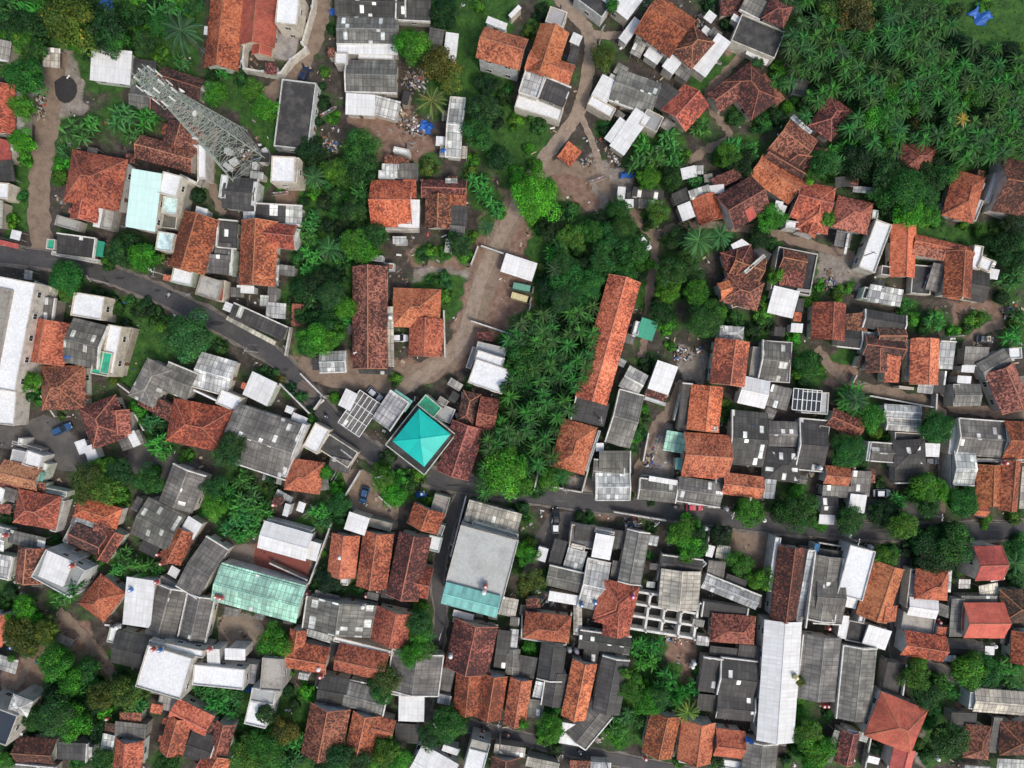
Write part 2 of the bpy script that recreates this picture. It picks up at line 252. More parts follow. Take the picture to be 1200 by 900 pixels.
DATA = """
T 0 0
B wS 550 280 785 310 190
B kS 790 345 925 365 110;gG 770 500 915 520 115
B OV -180 500 90 500 290;cF 75 640 150 640 150 2
B cS -60 220 75 250 110;wS -40 315 50 320 40
B cS 260 280 360 290 110 2
B bG 960 390 1210 470 130
B bG 930 520 1180 610 150;rV 990 700 1200 760 150
B RS -60 800 70 830 120;wF 0 830 90 850 90 2
d 180 180 125;y 410 130 160;d 620 170 150;m 150 450 115;p 40 40 90;d 780 70 110;b 830 190 70;c 1060 180 130
b 940 300 60;p 420 770 100;p 700 680 110;p 850 690 90;b 130 630 75;b 130 830 80;p 1060 360 60;p 780 800 70;d 500 40 90
p 200 20 100;d 60 110 90;p 940 60 100;b 20 200 50;p 530 720 70;d 260 40 80
T 1 0
B OV 40 -60 240 -40 460
B RV 225 -80 440 -60 345;RV 280 255 395 268 65;wF 435 -60 565 -45 200 6;cF 425 150 560 175 190 1
B kG 765 -60 1180 -50 150
B gG 775 95 1135 100 165;wS 775 265 1130 270 50;wF 765 308 840 310 70;wF 900 310 1110 320 35 2.2
B gG 830 350 1130 358 190
B wS 830 550 1000 560 120;lS 1000 560 1150 600 110
B kF 455 465 655 490 395 3.4
B wS -20 470 60 490 60
v navy 562 472 600 398 52
b 60 550 85;b 280 530 75;b 345 640 80;m 200 440 55;m 910 860 105;b 1190 260 90;b 750 690 42;b 700 420 42
d 690 590 55;d 650 700 50;d 650 830 50;d 740 160 40;d 690 500 30;d 40 430 50;p 100 420 50
T 2 0
B kS -70 -60 130 -50 180
B gS 120 165 205 180 95;wS 215 195 290 205 150
B OG 440 155 695 230 190 7;wS 460 95 575 140 40 5
B OV 765 140 935 195 290 6;OG 715 290 975 385 125 6;lS 680 420 790 455 130 5.5;kS 800 460 945 520 120 5.5;wF 640 545 905 625 90 3;lF 825 40 925 75 95 4;wS 960 190 1015 215 60 3;kS 950 265 1000 280 100 3
B wS 578 90 638 28 25
B kF 1060 -140 1220 -20 160 3.5
B lG 240 570 330 578 350;cS 180 850 340 860 70 2.5
d 205 100 90;b 30 270 95;y 170 380 120;y 230 480 80;P 130 590 105;d 450 500 75;m 430 640 105;m 400 780 95;y 715 170 55
b 700 860 50;d 540 570 60;m 580 520 40;y 1130 330 75;d 1150 740 60;d 1150 290 60;d 780 50 60;d 500 700 60;m 760 720 70;b 620 700 60;d 200 20 80;m 1190 20 50;b 400 20 50
T 3 0
B gG 30 400 280 490 200;wS -70 440 20 490 170;wF -130 560 10 640 60 3;lF 190 640 290 690 100 3.4;gS 300 690 360 730 60
B kS 290 480 400 560 150 2.6
B wS 120 640 205 700 260;wS 30 690 110 750 150
B OG 270 -30 480 120 270 5;rH 465 140 590 250 210 5;wS 205 275 285 330 60;wS 345 300 410 350 110 4;gS 410 350 480 400 100;wS 600 205 675 260 240 3.4
B wS 115 105 160 140 150 3;cS 130 230 190 260 90 2.6
B wS 555 60 600 95 55;wS 530 150 570 180 50 2
B wS 20 -120 170 0 150 4
B OV 410 490 555 620 205
B rH 800 355 970 580 210;rV 690 440 770 550 190;rS 880 430 1000 580 60 2.6
B kS 1070 455 1140 480 90
B gS 780 -40 900 20 110 4;kF 745 85 1000 190 170 3.6;rH 920 -20 1050 40 140 5;wS 700 80 750 110 35 3;wS 790 275 910 345 45 2.6
B rS 620 -60 750 -60 150
B rG 1030 700 1190 820 230;lS 1050 670 1160 770 30 2.6
c 1100 130 90;p 1030 270 95;b 960 390 60;p 1150 360 95;c 1110 220 80;m 1120 600 65;b 1020 620 45;m 710 680 60;m 880 710 70
p 500 740 75;p 330 820 95;p 180 840 85;p 700 880 95;d 560 10 60;d 660 130 50;d 960 680 70;d 1170 40 70;d 1180 500 70;p 800 880 80;m 850 360 40;p 1060 400 60
T 4 0
B rH 60 555 195 650 220
y 190 80 130;y 60 60 100;c 130 310 90;p 300 480 100;c 230 390 70;c 560 220 100;c 480 90 90;p 700 80 90;p 770 140 80;c 400 190 80;c 610 360 100;c 690 560 125;c 870 480 100
c 960 500 100;p 1100 470 90;c 780 430 90;c 650 280 80;b 430 550 80;b 560 620 60;b 330 700 100;p 200 850 90;p 320 830 80;c 950 830 100;p 830 820 90;p 1060 650 100;p 1140 730 90
p 1150 600 80;m 350 90 70;b 120 465 58;Y 840 700 48;d 900 330 100;d 560 700 90;y 570 720 60;p 60 250 80;p 30 160 70;d 480 400 90;d 360 300 90;m 820 60 60;d 1100 330 90;d 700 680 80;p 520 500 80
d 950 640 90;m 1180 480 60;p 420 420 80;m 220 600 70;p 90 880 60;c 330 400 70;d 60 420 80;d 800 260 80;b 980 30 60
T 0 1
B RS -90 -20 70 -10 60;kS -90 55 80 40 120;wF -80 165 60 175 95 3;cS -60 270 30 280 160
B OH 425 -25 750 35 310 4;OV 430 270 590 300 110;wS 580 280 620 290 150 2.6;cF 620 290 680 300 150 2.5;kS 590 245 690 265 50 3.2;cF 340 360 480 400 60 2
B kS 345 470 570 500 115;lF 310 570 580 620 25 2.2;GS 575 510 620 520 90 2.4;gS 560 520 600 520 10 2;GF 280 500 330 505 60 2.6
B rG 830 -110 1160 -20 140;wF 1160 -50 1210 -50 200 3.5
B sS 792 98 965 128 335 5.5;wF 960 105 1070 135 130 6;wF 1060 120 1160 170 20 3;sF 960 250 1050 260 100 5;gF 945 340 1045 350 95 2.5;sF 930 455 1025 470 110 4.5;cF 1060 170 1105 180 170 3.2
B OV 1080 335 1290 395 330 3.6;OV 1040 560 1150 590 110 3.2;wF 1020 665 1140 690 90 3
B RS -40 495 110 530 30;kS -60 475 90 510 22 2
B cS 210 745 350 800 90;gS 190 830 340 850 200 3.2
b 360 40 60;b 340 130 60;d 770 560 110;b 840 610 95;m 690 580 75;y 920 600 50;m 620 640 60;m 405 730 105;b 400 780 80;d 560 810 50;b 60 380 50;b 130 30 60;d 1150 240 60
m 120 250 40;d 640 860 60;m 760 860 40;d 850 880 50;p 360 -20 50
T 1 1
B wF 100 125 140 130 135 3.4;kG 120 130 315 150 190;wF 290 165 315 168 140 3.4
B wF 395 15 535 22 155 5.5;lF 535 25 556 27 150 5.5
B kS 300 295 575 310 110;lS 480 305 575 312 120 2.8;lS 225 340 300 340 45
B OV 215 390 430 400 380 3.8;OG 300 395 540 420 145 3.8;wF 540 440 560 445 120 3;kS 190 715 310 725 45;wS 190 770 290 775 45;lS 400 650 440 655 90 2.6;gS 440 650 530 660 60;gS 375 775 430 780 130 2.6
B kS 90 390 200 400 160;gS 65 520 160 530 110;gS 30 590 150 600 110 3.3;wF 145 560 175 562 150 2.6
B cF -20 710 110 750 120 3.2;RF 80 740 125 745 125 2.6
B lS 1040 60 1140 65 80;gS 1130 60 1250 60 90 2.8;wF 1060 70 1090 70 70 3;wF 1020 100 1115 105 45 2.8
B wF 1110 -40 1200 -20 30 3;rS 1060 0 1200 30 60
B OG 975 155 1215 155 275;lF 1190 220 1210 220 190 3.2;wF 1060 435 1250 435 15 2.4
B lF 980 595 1045 600 35 2.4;kS 900 640 1080 645 45;OF 1050 640 1110 645 40 2
d 640 40 90;d 900 80 130;c 640 140 85;p 900 230 80;m 720 170 60;m 780 220 60;m 870 330 80;d 700 280 60;m 760 340 60;d 720 420 60;b 640 230 50;p 620 420 70;p 640 360 50;d 800 420 70;m 1000 480 80
b 880 540 100;b 950 570 80;m 820 600 70;c 730 560 90;p 610 600 80;m 660 660 70;d 680 760 110;d 560 790 80;m 740 830 90;d 500 860 80;b 830 870 40;b 440 200 38;d 620 -20 90;m 540 840 70;p 600 680 60
d 790 470 50;m 770 280 50;b 830 250 45;d 580 270 40;d 780 690 60;y 940 640 60
T 2 1
B OS -40 155 40 155 120;wS -60 270 62 275 160 3.2
B rG 75 150 335 160 110 ;rV 95 240 250 245 200;OS 235 240 335 245 60 3.4;kS 245 300 345 310 120 2.6;gS 235 420 325 425 90 2.6;wF 215 500 250 505 75 2.4;lS 210 145 280 145 40 3.4
B wS 565 585 750 645 110 2.6
u green 605 775 730 800 50
u yellow 595 830 715 865 50
B OS 930 -70 1010 -10 110 2.6
w 420 540 550 585
w 400 545 360 650
B OH -95 785 185 795 230 3;OV 0 960 200 968 225 3
y 110 70 65;b 380 30 50;y 350 110 50;p 400 170 85;p 450 260 90;p 500 320 70;c 450 430 60;b 530 350 50;m 80 590 55;b 130 570 55;b 200 580 50;m 290 540 80;b 330 590 60;b 60 600 30
Z 740 260 140;b 640 120 70;b 740 60 60;d 520 30 80;m 930 330 70;p 930 400 60;p 900 520 90;m 900 650 90;m 1060 450 80;d 1130 420 80;d 1080 600 100;m 930 740 100;m 1130 620 90;d 830 800 90;m 900 860 90;m 1050 760 90;c 850 680 70
d 1150 740 80;m 1180 480 80;m 1000 850 80;y 770 660 30;m 200 740 60;b 210 830 50;m 120 740 40;d 760 430 45;d 780 720 50;d 990 560 70;m 250 480 40;b 370 480 40;d 1000 680 80;m 800 880 60
T 3 1
B kS 110 195 290 220 60 3;gS 140 260 280 260 60 2.6;lS 200 265 280 265 55 2.7;wS 20 195 65 198 75 2.8;wS 62 268 112 268 50 2.8;kS 70 230 180 230 90 2.4
B wS 385 90 470 70 65 2.6;lS 470 72 520 70 50 2.6
B kS 330 240 420 200 70;kS 355 260 440 240 60 2.6;wS 365 310 440 280 95;lS 430 220 550 180 55 3.2;wS 550 190 640 180 50 3
B OV 450 270 590 225 160;rG 590 250 800 130 230 4;RG 715 290 760 260 130 4.4;rS 560 150 720 80 70 3
B OG 870 0 1110 160 165;kS 770 110 990 270 28 2.6;rG 910 -30 1130 100 60 3.6
B rH 990 -70 1250 -30 160
B OH 1110 165 1300 200 280 3 1.2;wF 1005 390 1100 405 45 2.8;OV 1090 400 1195 440 60 3
B wS 945 275 990 285 60;wS 960 290 1010 310 60
B rH 620 580 800 530 190;rG 720 560 890 620 160 3.6;rH 660 700 880 760 170 4;OG 600 760 670 740 100 4.2;wS 680 535 745 500 80 2.8;kS 830 540 920 590 60;wS 745 500 800 540 70 2.8;wF 755 690 870 590 22 5;kF 670 850 700 840 60 2.4
B kF 960 545 1190 590 250 2.6;rG 990 560 1130 590 110 3.4;rS 980 650 1120 670 120;wF 1070 790 1150 800 15 3
B wS 930 775 1080 810 160
v white 150 490 205 560 56
b 660 10 75;b 620 30 50;d 760 60 80;p 150 60 90;p 240 40 100;b 200 150 75;d 330 140 75;p 470 150 55;b 250 340 75;d 210 400 50;c 490 510 110;c 620 480 90;d 380 500 100;b 920 380 80;m 340 700 110
m 60 440 90;m 100 560 110;d 40 620 100;m 60 700 80;m 420 640 80;b 320 790 90;b 480 820 90;d 440 720 80;b 950 710 60;m 390 800 60;d 850 480 80;b 880 880 70;m 520 880 60;d 280 880 70;b 1150 850 60;d 140 720 50
p 340 40 90;m 930 520 50;b 400 20 50;b 1170 110 50;d 600 870 70;m 20 330 80;m 10 500 80;d 120 480 60
T 4 1
B rH 480 -60 690 -50 170
B kS 90 140 190 130 60 2.6;rS 130 140 230 150 50 2.6;lS 200 190 320 200 35 2.4
B OG -120 150 80 200 230
B rH 110 245 320 290 190;wF 310 330 345 335 50 2.6;gS 100 450 190 465 90 2.4;lS 160 470 175 472 120 2.7
B wF 330 385 425 420 300 3.2
B OV 420 415 570 420 310;kF 365 655 430 665 55 2.6
B OG 560 470 905 550 90;rS 555 530 840 590 60 3.6;OV 740 570 905 580 270 3.8;kF 545 650 660 660 170 1.6;gS 660 640 740 660 160 2.4;OS 755 820 830 830 30 2.4
B wF 905 535 960 545 140 3.4;wF 950 600 1020 630 70 3.4;kG 870 675 1000 700 180
B lS 295 765 490 800 100;kF 265 780 295 790 70 2.4
B OH 790 90 975 140 280;wF 935 270 960 280 130 2.6;cF 700 290 730 300 50 1
B rG 1060 20 1300 60 320 3.8;wF 1020 110 1050 120 180 2.4;wF 1010 305 1150 360 25 2.4
d 220 40 120;b 410 20 50;b 80 110 55;m 400 130 110;m 500 220 130;d 420 290 110;b 520 330 110;m 600 250 100;b 640 360 80;m 700 400 50;d 640 130 100;m 740 120 80;b 960 450 60;y 1030 450 45;d 1080 550 100;d 1130 420 80
b 60 380 60;p 860 20 90;p 1000 10 80;p 1150 720 85;d 1150 620 80;m 20 60 90;d 300 90 80;b 120 810 60;b 10 780 40;p 520 880 50;m 380 230 80;d 480 120 90;m 1180 500 70;b 860 410 40;d 350 360 70
d 720 60 90;p 120 40 90;p 900 -30 80;d 1090 840 60;b 180 780 40
T 0 2
B wF -100 -200 215 -140 650 7;cF -130 -140 80 -100 560 7.3;wF -120 470 105 490 205 4
B OV 200 60 415 95 255 3.6;rS 210 10 330 30 40 2.6
B wF 440 -90 620 -60 140 5;gG 430 60 635 110 265 5.5;wF 640 100 720 115 290 5;GF 560 250 665 270 140 5.3;cF 740 110 790 125 270 2
B rH 240 345 500 340 260
B rH 455 590 680 510 260;rV 640 610 760 600 140 3.4;OS 540 760 640 720 60 2.6
B gS 690 760 820 715 90 2.6;wS 745 740 790 720 90 2.8
B wS 440 790 500 770 80 2.8;wS 490 820 550 800 90
B gH 865 295 1010 370 250 4;gG 990 320 1160 390 170 3.6;rS 850 480 1060 600 100 2.8
B lF 80 830 170 850 80;wF 165 835 260 870 90 3.4;wF 115 765 145 770 40 3;cF 80 780 250 830 20 2
v blue 305 740 415 690 62
w 690 450 770 510
w 240 520 320 640
w 790 630 840 720
b 960 120 65;M 1110 170 145;b 170 430 75;m 190 510 60;d 800 20 60;d 900 30 60;b 780 590 50;p 880 680 70;p 920 800 90;b 830 650 60;b 1090 870 50;d 940 720 70;m 670 0 60;d 730 90 40;p 960 860 60;y 660 430 35
y 350 640 30;m 130 380 50
T 1 2
B kS 175 -25 490 118 88;cS 135 48 420 200 28 2.2;wF 210 -10 235 0 70 3.2
B lS 365 -30 480 -20 90 2.6
B rS 515 -20 585 -15 130 2.6
B lG -20 260 190 320 210;wF -60 480 110 560 10 3;wF 100 480 220 530 90 3.2
B OH -180 530 175 600 260 3.6;
B wS 285 375 430 445 150 3;lF 400 440 430 455 140 2.6
B gG 190 560 580 690 340 4.2;wF 575 680 600 690 330 4.6
B wS 520 615 605 650 45 2.6
B wF 650 675 735 720 160 3;kF 730 740 900 850 110 2.6;lS 800 830 880 890 80 2.4
B rV 865 -240 1070 -240 600 3.8;kS 875 270 1000 240 110 3.6;bS 880 120 945 120 125 2.8;cS 1075 0 1110 0 350 2.4;kS 905 350 1100 355 40 2.6
B lG 670 260 825 255 125;kS 630 300 680 300 70 2.4
B wS 830 475 900 510 110 3;kX 910 485 1035 570 230 2.8
B lS 1090 485 1200 560 200 3.4;tS 1120 480 1220 550 80 3.6
v white 1120 180 1165 180 90
v silver 960 480 1030 540 60
w 680 540 640 600
b 620 180 95;b 720 200 80;d 690 80 110;b 760 130 65;p 850 80 55;m 600 230 70;d 560 50 60;b 820 0 80
b 1110 415 55;b 755 530 42;m 360 380 55;m 620 680 55;d 600 740 50;b 560 790 40;m 170 800 85;m 140 850 90;d 60 200 50;m 1080 870 60;d 1100 850 40;m 80 230 60;y 440 430 35;d 500 470 45;m 560 530 45;d 610 610 40
w 440 450 610 620
w 560 390 700 530
w 500 120 470 280
T 2 2
B bH 315 485 420 510 190 3;rG 420 520 530 540 200 3.6;rV 250 660 440 720 310 3.8
B lF 400 200 570 240 110 3.4;wF 400 250 560 300 90 5;wF 390 300 590 370 150 5.4;lF 370 230 400 240 130 2.6;rS 395 140 490 150 50 2.2
B OV 1166 -194 1354 -142 745 4.6 1.25;kS 975 520 1170 565 140 4
B OH 900 650 1100 705 290 4;wF 1105 720 1120 725 250 2.2
B kS 1190 620 1290 650 170
B lF 150 550 270 600 90 2;cF 180 520 230 550 60 2.2
w 360 80 660 180
w 710 -20 660 190
w 310 500 290 680
w 200 20 207 290
w 900 620 880 700
m 660 320 110;m 640 270 80;p 840 190 95;p 780 40 80;b 870 40 60;p 990 20 90;p 1000 140 80;p 930 220 80;p 980 310 80;p 820 340 90;p 760 430 90;p 880 400 90;b 620 480 60;b 570 560 55;p 800 560 100;p 860 640 80
p 680 620 90;p 680 720 80;p 790 770 100;p 520 740 60;p 590 790 70;p 470 840 90;b 560 870 90;p 830 880 80;d 700 500 90;d 850 500 80;d 730 250 80;d 620 680 80;m 620 560 60;m 680 420 80;d 680 840 90;d 900 100 80;p 740 200 80
m 550 470 30;b 1000 240 50;d 920 480 60;m 700 100 60;p 950 420 60;p 740 830 80;d 770 680 80;p 600 610 70;m 340 460 35
T 3 2
B GS 160 60 255 90 115;wF 125 80 160 90 80 2.6
B wS 250 310 370 350 175 3.4;rS 195 470 310 510 50 2.6;wF 180 520 300 560 20 2.2
B lG 90 340 200 400 140 3.2;gG 30 480 175 520 320 3.4
B kG -20 840 70 860 120
B OV 590 180 795 205 265 4.2 1.3;lH 620 105 760 115 80 3.8
B OV 450 450 640 470 265 4 1.2;OG 410 730 680 750 250 4.2 1.25;kS 390 445 450 450 280 2.8;wF 510 690 605 700 28 4.8
B nS 305 720 425 740 120;tS 360 880 420 885 70 2.8
B lF 890 195 1040 205 240 3;gG 870 190 1030 210 230 3.3;cF 810 230 880 240 180 2.4;
B wG 755 400 915 435 165 3.8
B gS 920 450 1040 480 130;KX 1050 475 1215 490 125 3.2
B kG 690 600 900 620 320 3.2
B gG 905 665 1070 670 150 3.2;kH 895 815 1100 830 200 3.2;kG 1085 650 1250 665 300 3;wF 905 660 915 665 300 2.6
B OV 1160 -30 1360 -20 220 3.4
w 400 460 350 660
w 200 740 170 900
w 5 600 50 480
m 520 90 100;m 560 40 80;d 270 30 90;b 310 130 50;b 330 100 60;b 620 30 60;m 700 70 60;b 870 40 70;d 820 140 70;d 190 330 65;m 150 730 62;b 130 770 45;b 340 230 40;b 1050 190 55;m 1120 340 85;b 1090 390 60;d 1180 310 70;m 670 630 50;y 650 560 40;m 100 830 40
d 1120 440 60;d 880 90 60;b 180 600 40;d 210 380 30;m 190 650 40
T 4 2
B rS 150 40 275 30 110 3;kG 110 125 250 140 105 3;kG 270 10 510 50 110 3.2;lS 250 140 330 150 50 2.6
B bG 340 120 500 120 100 3.4;bV 270 240 400 240 140 3.8;bG 270 160 500 190 120 3.6;OS 390 260 475 265 180 3.4;bS 240 280 270 290 70 2.6
B OV 535 180 705 185 270 4 1.25;lS 700 200 790 205 160 2.8;lS 580 430 670 440 70 2.6;kS 670 370 740 375 130 2.4;wF 465 460 550 470 15 2.4;cS 500 190 530 190 230 2.4
B gS 850 230 990 235 110 2.8;gG 920 330 1080 240 120 3.4;wS 835 340 910 345 40 3;wS 810 400 890 405 45 3;gG 785 450 945 450 130 3.2;lF 780 450 820 450 130 3
B rV 970 390 1140 320 260 3.6;gS 1140 410 1240 390 190 2.8
B rG 85 590 265 670 110 3.2
B lF -100 490 55 500 130 3
B lG 380 565 600 580 80 3;lG 395 650 600 665 70 2.8
B kF 440 730 610 740 60 2.4;kH 430 780 620 770 170 3.4;wS 610 795 705 798 80 3
B gG 305 790 445 800 110;wF 285 785 305 788 115 2.8
B gG 815 650 1090 670 215 3.8;wF 770 670 820 675 190 3
B OG 1080 665 1320 675 220 4;wF 920 885 1200 890 20 3
B wF 1105 240 1180 235 65 2.8
B cF 0 690 60 700 60
B lF 980 170 1000 170 30 2
w 300 520 690 590
w 690 510 685 600
w 220 400 200 440
v grey 945 185 1000 190 40
p 215 540 120;c 215 540 90;b 310 640 75;b 340 730 65;b 400 770 40;m 680 710 100;m 170 850 100;p 680 80 75;b 690 60 50;b 560 60 60;b 790 140 45;b 920 80 65;p 1140 160 90;b 1160 90 60;b 10 370 45;m 500 20 50;d 590 100 60
b 960 60 40;m 880 110 40;p 1180 50 60;m 620 130 40
T 2 2
B TP 55 595 240 745 245 6.4;kF 45 565 275 745 305 4.4;GF 95 510 190 590 80 4.4
T 1 2
k 1085 60 w
T 0 3
B oG 30 -10 250 45 140 3.6;tS 220 50 270 70 60 3;wF 260 10 290 20 90 2.6;lF 250 150 400 180 30 2.4;rS 150 110 270 130 60 3;rS 10 80 160 110 80 3;wF -20 140 50 170 90 3;gS 40 150 105 170 80 3.2
B OH 110 165 360 210 200 4;tF 350 225 385 235 190 2.4;rS -40 240 70 255 60 2.6
B lG -60 370 55 400 140 2.8;gS 60 400 275 450 80 2.6;lS -60 530 90 560 140 2.8
B rV 105 495 275 510 210 3.6
B lF 275 515 505 640 185 6;wS 290 520 440 585 170 6.4
B OH 465 200 720 280 130 3.4
B bG 450 360 630 440 130 3.4;lS 460 300 590 350 60 3;lF 420 370 450 385 110 2.4;rS 560 355 650 385 70 3.6
B rV 650 390 730 440 190 3.2
B gV 1015 15 1210 90 235 3.8
B gG 870 210 1090 320 240 3.8;kS 840 460 940 510 70 2.4
B OV 1030 370 1150 430 210 3.4;wS 1110 320 1190 370 110 3.6
B wS 1010 610 1060 640 60 2.4;cF 950 670 1040 720 30 2
B gG 1210 440 1340 520 340 4
B OH 590 660 740 775 220 3.6
B wS 760 670 925 695 290 3.8
B gV 925 720 1095 765 300 3.6
B gV 1100 775 1260 810 260 3.6
k 20 440 r;k 410 620 r;k 920 550 r;k 940 605 r;k 910 715 r;k 760 760 b
y 520 110 110;b 620 150 100;m 700 70 90;b 700 220 70;m 870 110 90;y 470 220 60;b 600 50 80;p 720 570 70;p 820 620 90;p 680 640 60;m 560 590 60;p 350 800 80;p 410 760 60;m 40 780 60;b 140 860 80;m 10 840 60;p 910 650 50
m 1190 310 30;d 320 460 35;b 900 60 50;d 30 340 50
T 1 3
B OH 490 -20 700 10 190 3.6;gS 600 70 720 60 110 2.6;gS 740 -30 860 0 80 2.6
B lS 360 20 470 50 95 2.6
B lS 430 165 520 215 40 2;wS 555 235 595 250 60 2.4
B wG 350 350 635 430 165 4;wS 620 465 685 485 110 3.4;lF 370 335 630 405 15 2.4
B nG 90 610 590 745 215 4.4;nS 100 595 590 730 20 4
B wS 850 295 970 335 110 5
B OV 745 420 910 440 250 3.6
B OV 930 405 1110 430 330 4.2;cF 965 330 1100 365 50 2.6
B rV 1140 410 1330 450 380 4.6
B gV 600 790 1010 850 190 3.4
B OV 1010 845 1260 900 200 3.6
B wF 800 670 845 675 55 2.4;gS 650 755 790 790 40 2.4
v blue 945 155 920 250 50
w 825 200 910 60
w 740 370 610 720
w 1020 210 1090 270
w 380 600 600 700
k 400 260 r;k 60 800 r;k 90 810 r;k 945 795 r;k 1010 770 r;k 600 780 r;k 350 350 r;k 790 570 w;k 925 860 w
p 200 110 80;p 250 200 90;p 290 280 90;p 160 290 90;p 130 380 80;p 230 330 80;p 280 390 80;p 200 440 60;b 60 260 80;p 340 300 70;p 110 200 70;m 60 160 80;b 1040 110 80;b 1110 200 80;b 1150 100 70;m 1180 160 70
m 780 260 75;p 670 310 80;p 690 370 60;b 700 70 50;b 760 160 60;d 720 690 90;d 780 740 70;b 690 540 30;d 650 720 50;d 900 750 50;d 790 340 60;m 390 170 50;b 1050 30 50;d 380 110 40
T 2 3
B OV 30 240 210 310 130 3.8;cF 150 190 240 215 120 2.4;lF 180 370 210 380 70 2.6;wF 115 430 195 450 90 3;OG 40 605 140 625 190 3.4
B cS 350 225 660 310 130 4;lF 370 350 640 430 30 5
B lF 300 375 640 465 445 7.5;tG 215 710 540 795 130 8.2
B gF 950 370 1100 390 130 2.8;kS 970 375 1090 385 90 2.9;wF 950 480 1030 500 35 3
B wS 1090 420 1200 440 145 4.2;lF 1085 395 1200 415 20 3
B kS 850 450 925 470 150 2.6;lS 930 500 1040 530 120 2.6;gG 820 610 1030 660 120 3.2;wS 820 760 1000 790 60 3
B lG 1045 570 1180 600 290 3.2
B cS 540 790 640 810 110 2.6;kS 650 840 750 850 60 2.4;rS 680 810 760 800 60 3
B OH 1140 690 1350 740 260 4
B gS 1110 -60 1290 -60 130 3.6;lG 1090 70 1290 70 160 3.6
B wS 260 870 380 900 40 2.4
w 800 50 790 140 920 170 1010 185 1050 40
w 760 40 730 170
w 330 210 240 560
v black 860 350 855 300 50
v white 855 405 855 350 50
k 445 740 r;k 435 775 w;k 500 80 w;k 1010 850 b;k 1090 835 b;k 70 195 b
b 560 60 130;b 480 130 80;b 650 150 80;p 750 20 80;m 740 190 60;d 650 280 60;b 680 550 75;b 700 490 60;y 720 700 80;y 690 760 60;m 790 690 60;b 60 80 70;b 110 240 50;m 20 140 70;b 60 870 60;d 1000 330 50;m 1060 330 40
m 720 110 60;m 680 340 35;d 640 610 50;m 1040 360 40
T 3 3
B OS 405 -60 620 -40 150 4.4;gF 590 -20 650 -20 170 3
B cF 160 80 370 110 40 2;gG 150 100 370 125 125 3;wS 205 88 370 115 30 3.4
B gG 380 90 640 130 145 3.2;lS 435 225 500 235 30 2.6;lS 550 245 600 250 30 2.6
B OG 640 65 875 95 130 3.6;lS 880 105 945 110 115 3
B gG 930 60 1130 90 50 3
B gG -120 -10 60 10 130 3
B gV 75 400 210 425 310 4
B kS -10 400 60 410 110 2.6;gS -10 580 60 590 120 2.6
B OH -70 690 130 740 240 4
B kG 280 550 520 580 90 3;cV 275 630 510 650 230 3.8
B gS 550 580 650 590 110 3;lG 540 660 860 790 90 3.4;kS 520 820 780 860 90 3;kS 660 660 780 700 60 2.6;lF 510 570 540 600 250 2.6;wS 550 490 590 500 70 2.8;cS 600 490 680 500 80 2.4
B rV 960 490 1120 510 440 4.4;wF 940 445 975 450 320 3.6;lS 1115 510 1155 515 450 3
B gG 1180 620 1350 630 330 3.6;BS 1170 480 1200 485 140 2.8
B lS 190 705 240 710 35 2
w 280 540 250 700
w 0 300 300 350
w 560 400 545 500
v red 445 272 495 272 26
k 110 800 m;k 660 285 w;k 880 350 w;k 540 400 w
b 400 420 90;b 440 500 90;b 460 380 70;m 480 450 80;d 620 430 75;b 790 300 90;m 840 310 50;m 750 290 50;d 1050 240 110;m 1080 300 120;d 980 290 80;d 1120 340 90;b 1080 180 70;b 740 600 80;m 750 640 70;b 860 700 75
b 1180 350 60;m 220 400 40;m 200 550 35;m 220 250 30;m 100 210 30;b 430 570 50;m 1180 330 70
T 4 3
B OG 35 25 180 40 110 3.4;gS 185 55 300 60 150 2.8;gS 20 140 200 150 70 2.8
B kG 10 205 110 210 110;wS 180 190 275 200 110 3;wS 0 310 90 315 60 2.6
B lG 790 -60 915 -55 200 4;lF 760 -60 790 -60 220 2.6
B OV 920 20 1070 25 240 3.8;OV 1075 -10 1185 0 300 4;OG 915 250 990 260 70 3.2
B kS 440 10 640 10 120 2.8
B kS -100 500 160 530 110 2.6;gV -40 545 140 570 380 4
B wF 178 490 328 530 300 4.6;wS 130 770 230 790 80 3;lF 260 540 340 550 10 3
B OV 320 580 500 640 330 4;wF 265 790 300 800 160 3
B OH 565 630 760 640 180 3.8;lF 530 630 575 635 230 2.6;wG 530 795 700 820 110 3;gS 700 830 790 860 70 2.6
B RG 905 500 1070 495 205 6.5;cS 930 730 1040 710 75 2.6
B gS 830 790 1055 790 50 3;RS 835 845 1065 845 150 3.6;cS 760 790 820 800 60 2.4;lS 710 640 770 640 130 1.8
B bH 1055 755 1260 750 200 3.6
B cS 1170 30 1230 30 250 2.8
v white 320 190 420 190 42
v grey 630 0 680 0 40
k 205 45 r;k 1100 15 r;k 10 45 w;k 310 510 w;k 180 440 w
b 610 150 90;b 700 170 80;m 640 260 80;m 830 240 100;m 860 180 60;d 370 310 90;p 470 240 70;b 480 380 100;y 500 420 70;m 180 350 90;m 150 320 60;d 610 470 110;d 700 540 130;d 640 570 110;m 790 490 110;d 760 420 90
b 400 550 75;m 440 540 60;b 985 355 45;b 1160 340 60;m 1140 530 80;c 1140 600 90;m 1170 690 70;m 360 140 40;b 20 380 50;m 240 20 60;m 1190 480 70;p 560 200 60;d 540 540 60;d 430 330 80
w 0 480 240 520
T 0 4
B OV -90 -20 75 0 110;OV -80 100 20 110 80
B lS -100 200 115 265 90 2.6
B gS 350 110 440 150 50 2.2
B lH 80 465 195 510 100 6;KF -100 510 110 590 190 6.4
B kG 690 90 870 130 195 3.4;wF 650 70 690 80 90 2.6
B wF 880 145 1200 210 45 6;wF 870 175 1135 255 255 7
B rG 100 715 335 730 150
B kS 340 740 520 750 110 3;wS 490 770 545 775 80 2.8;gS 20 860 330 890 100 2.6
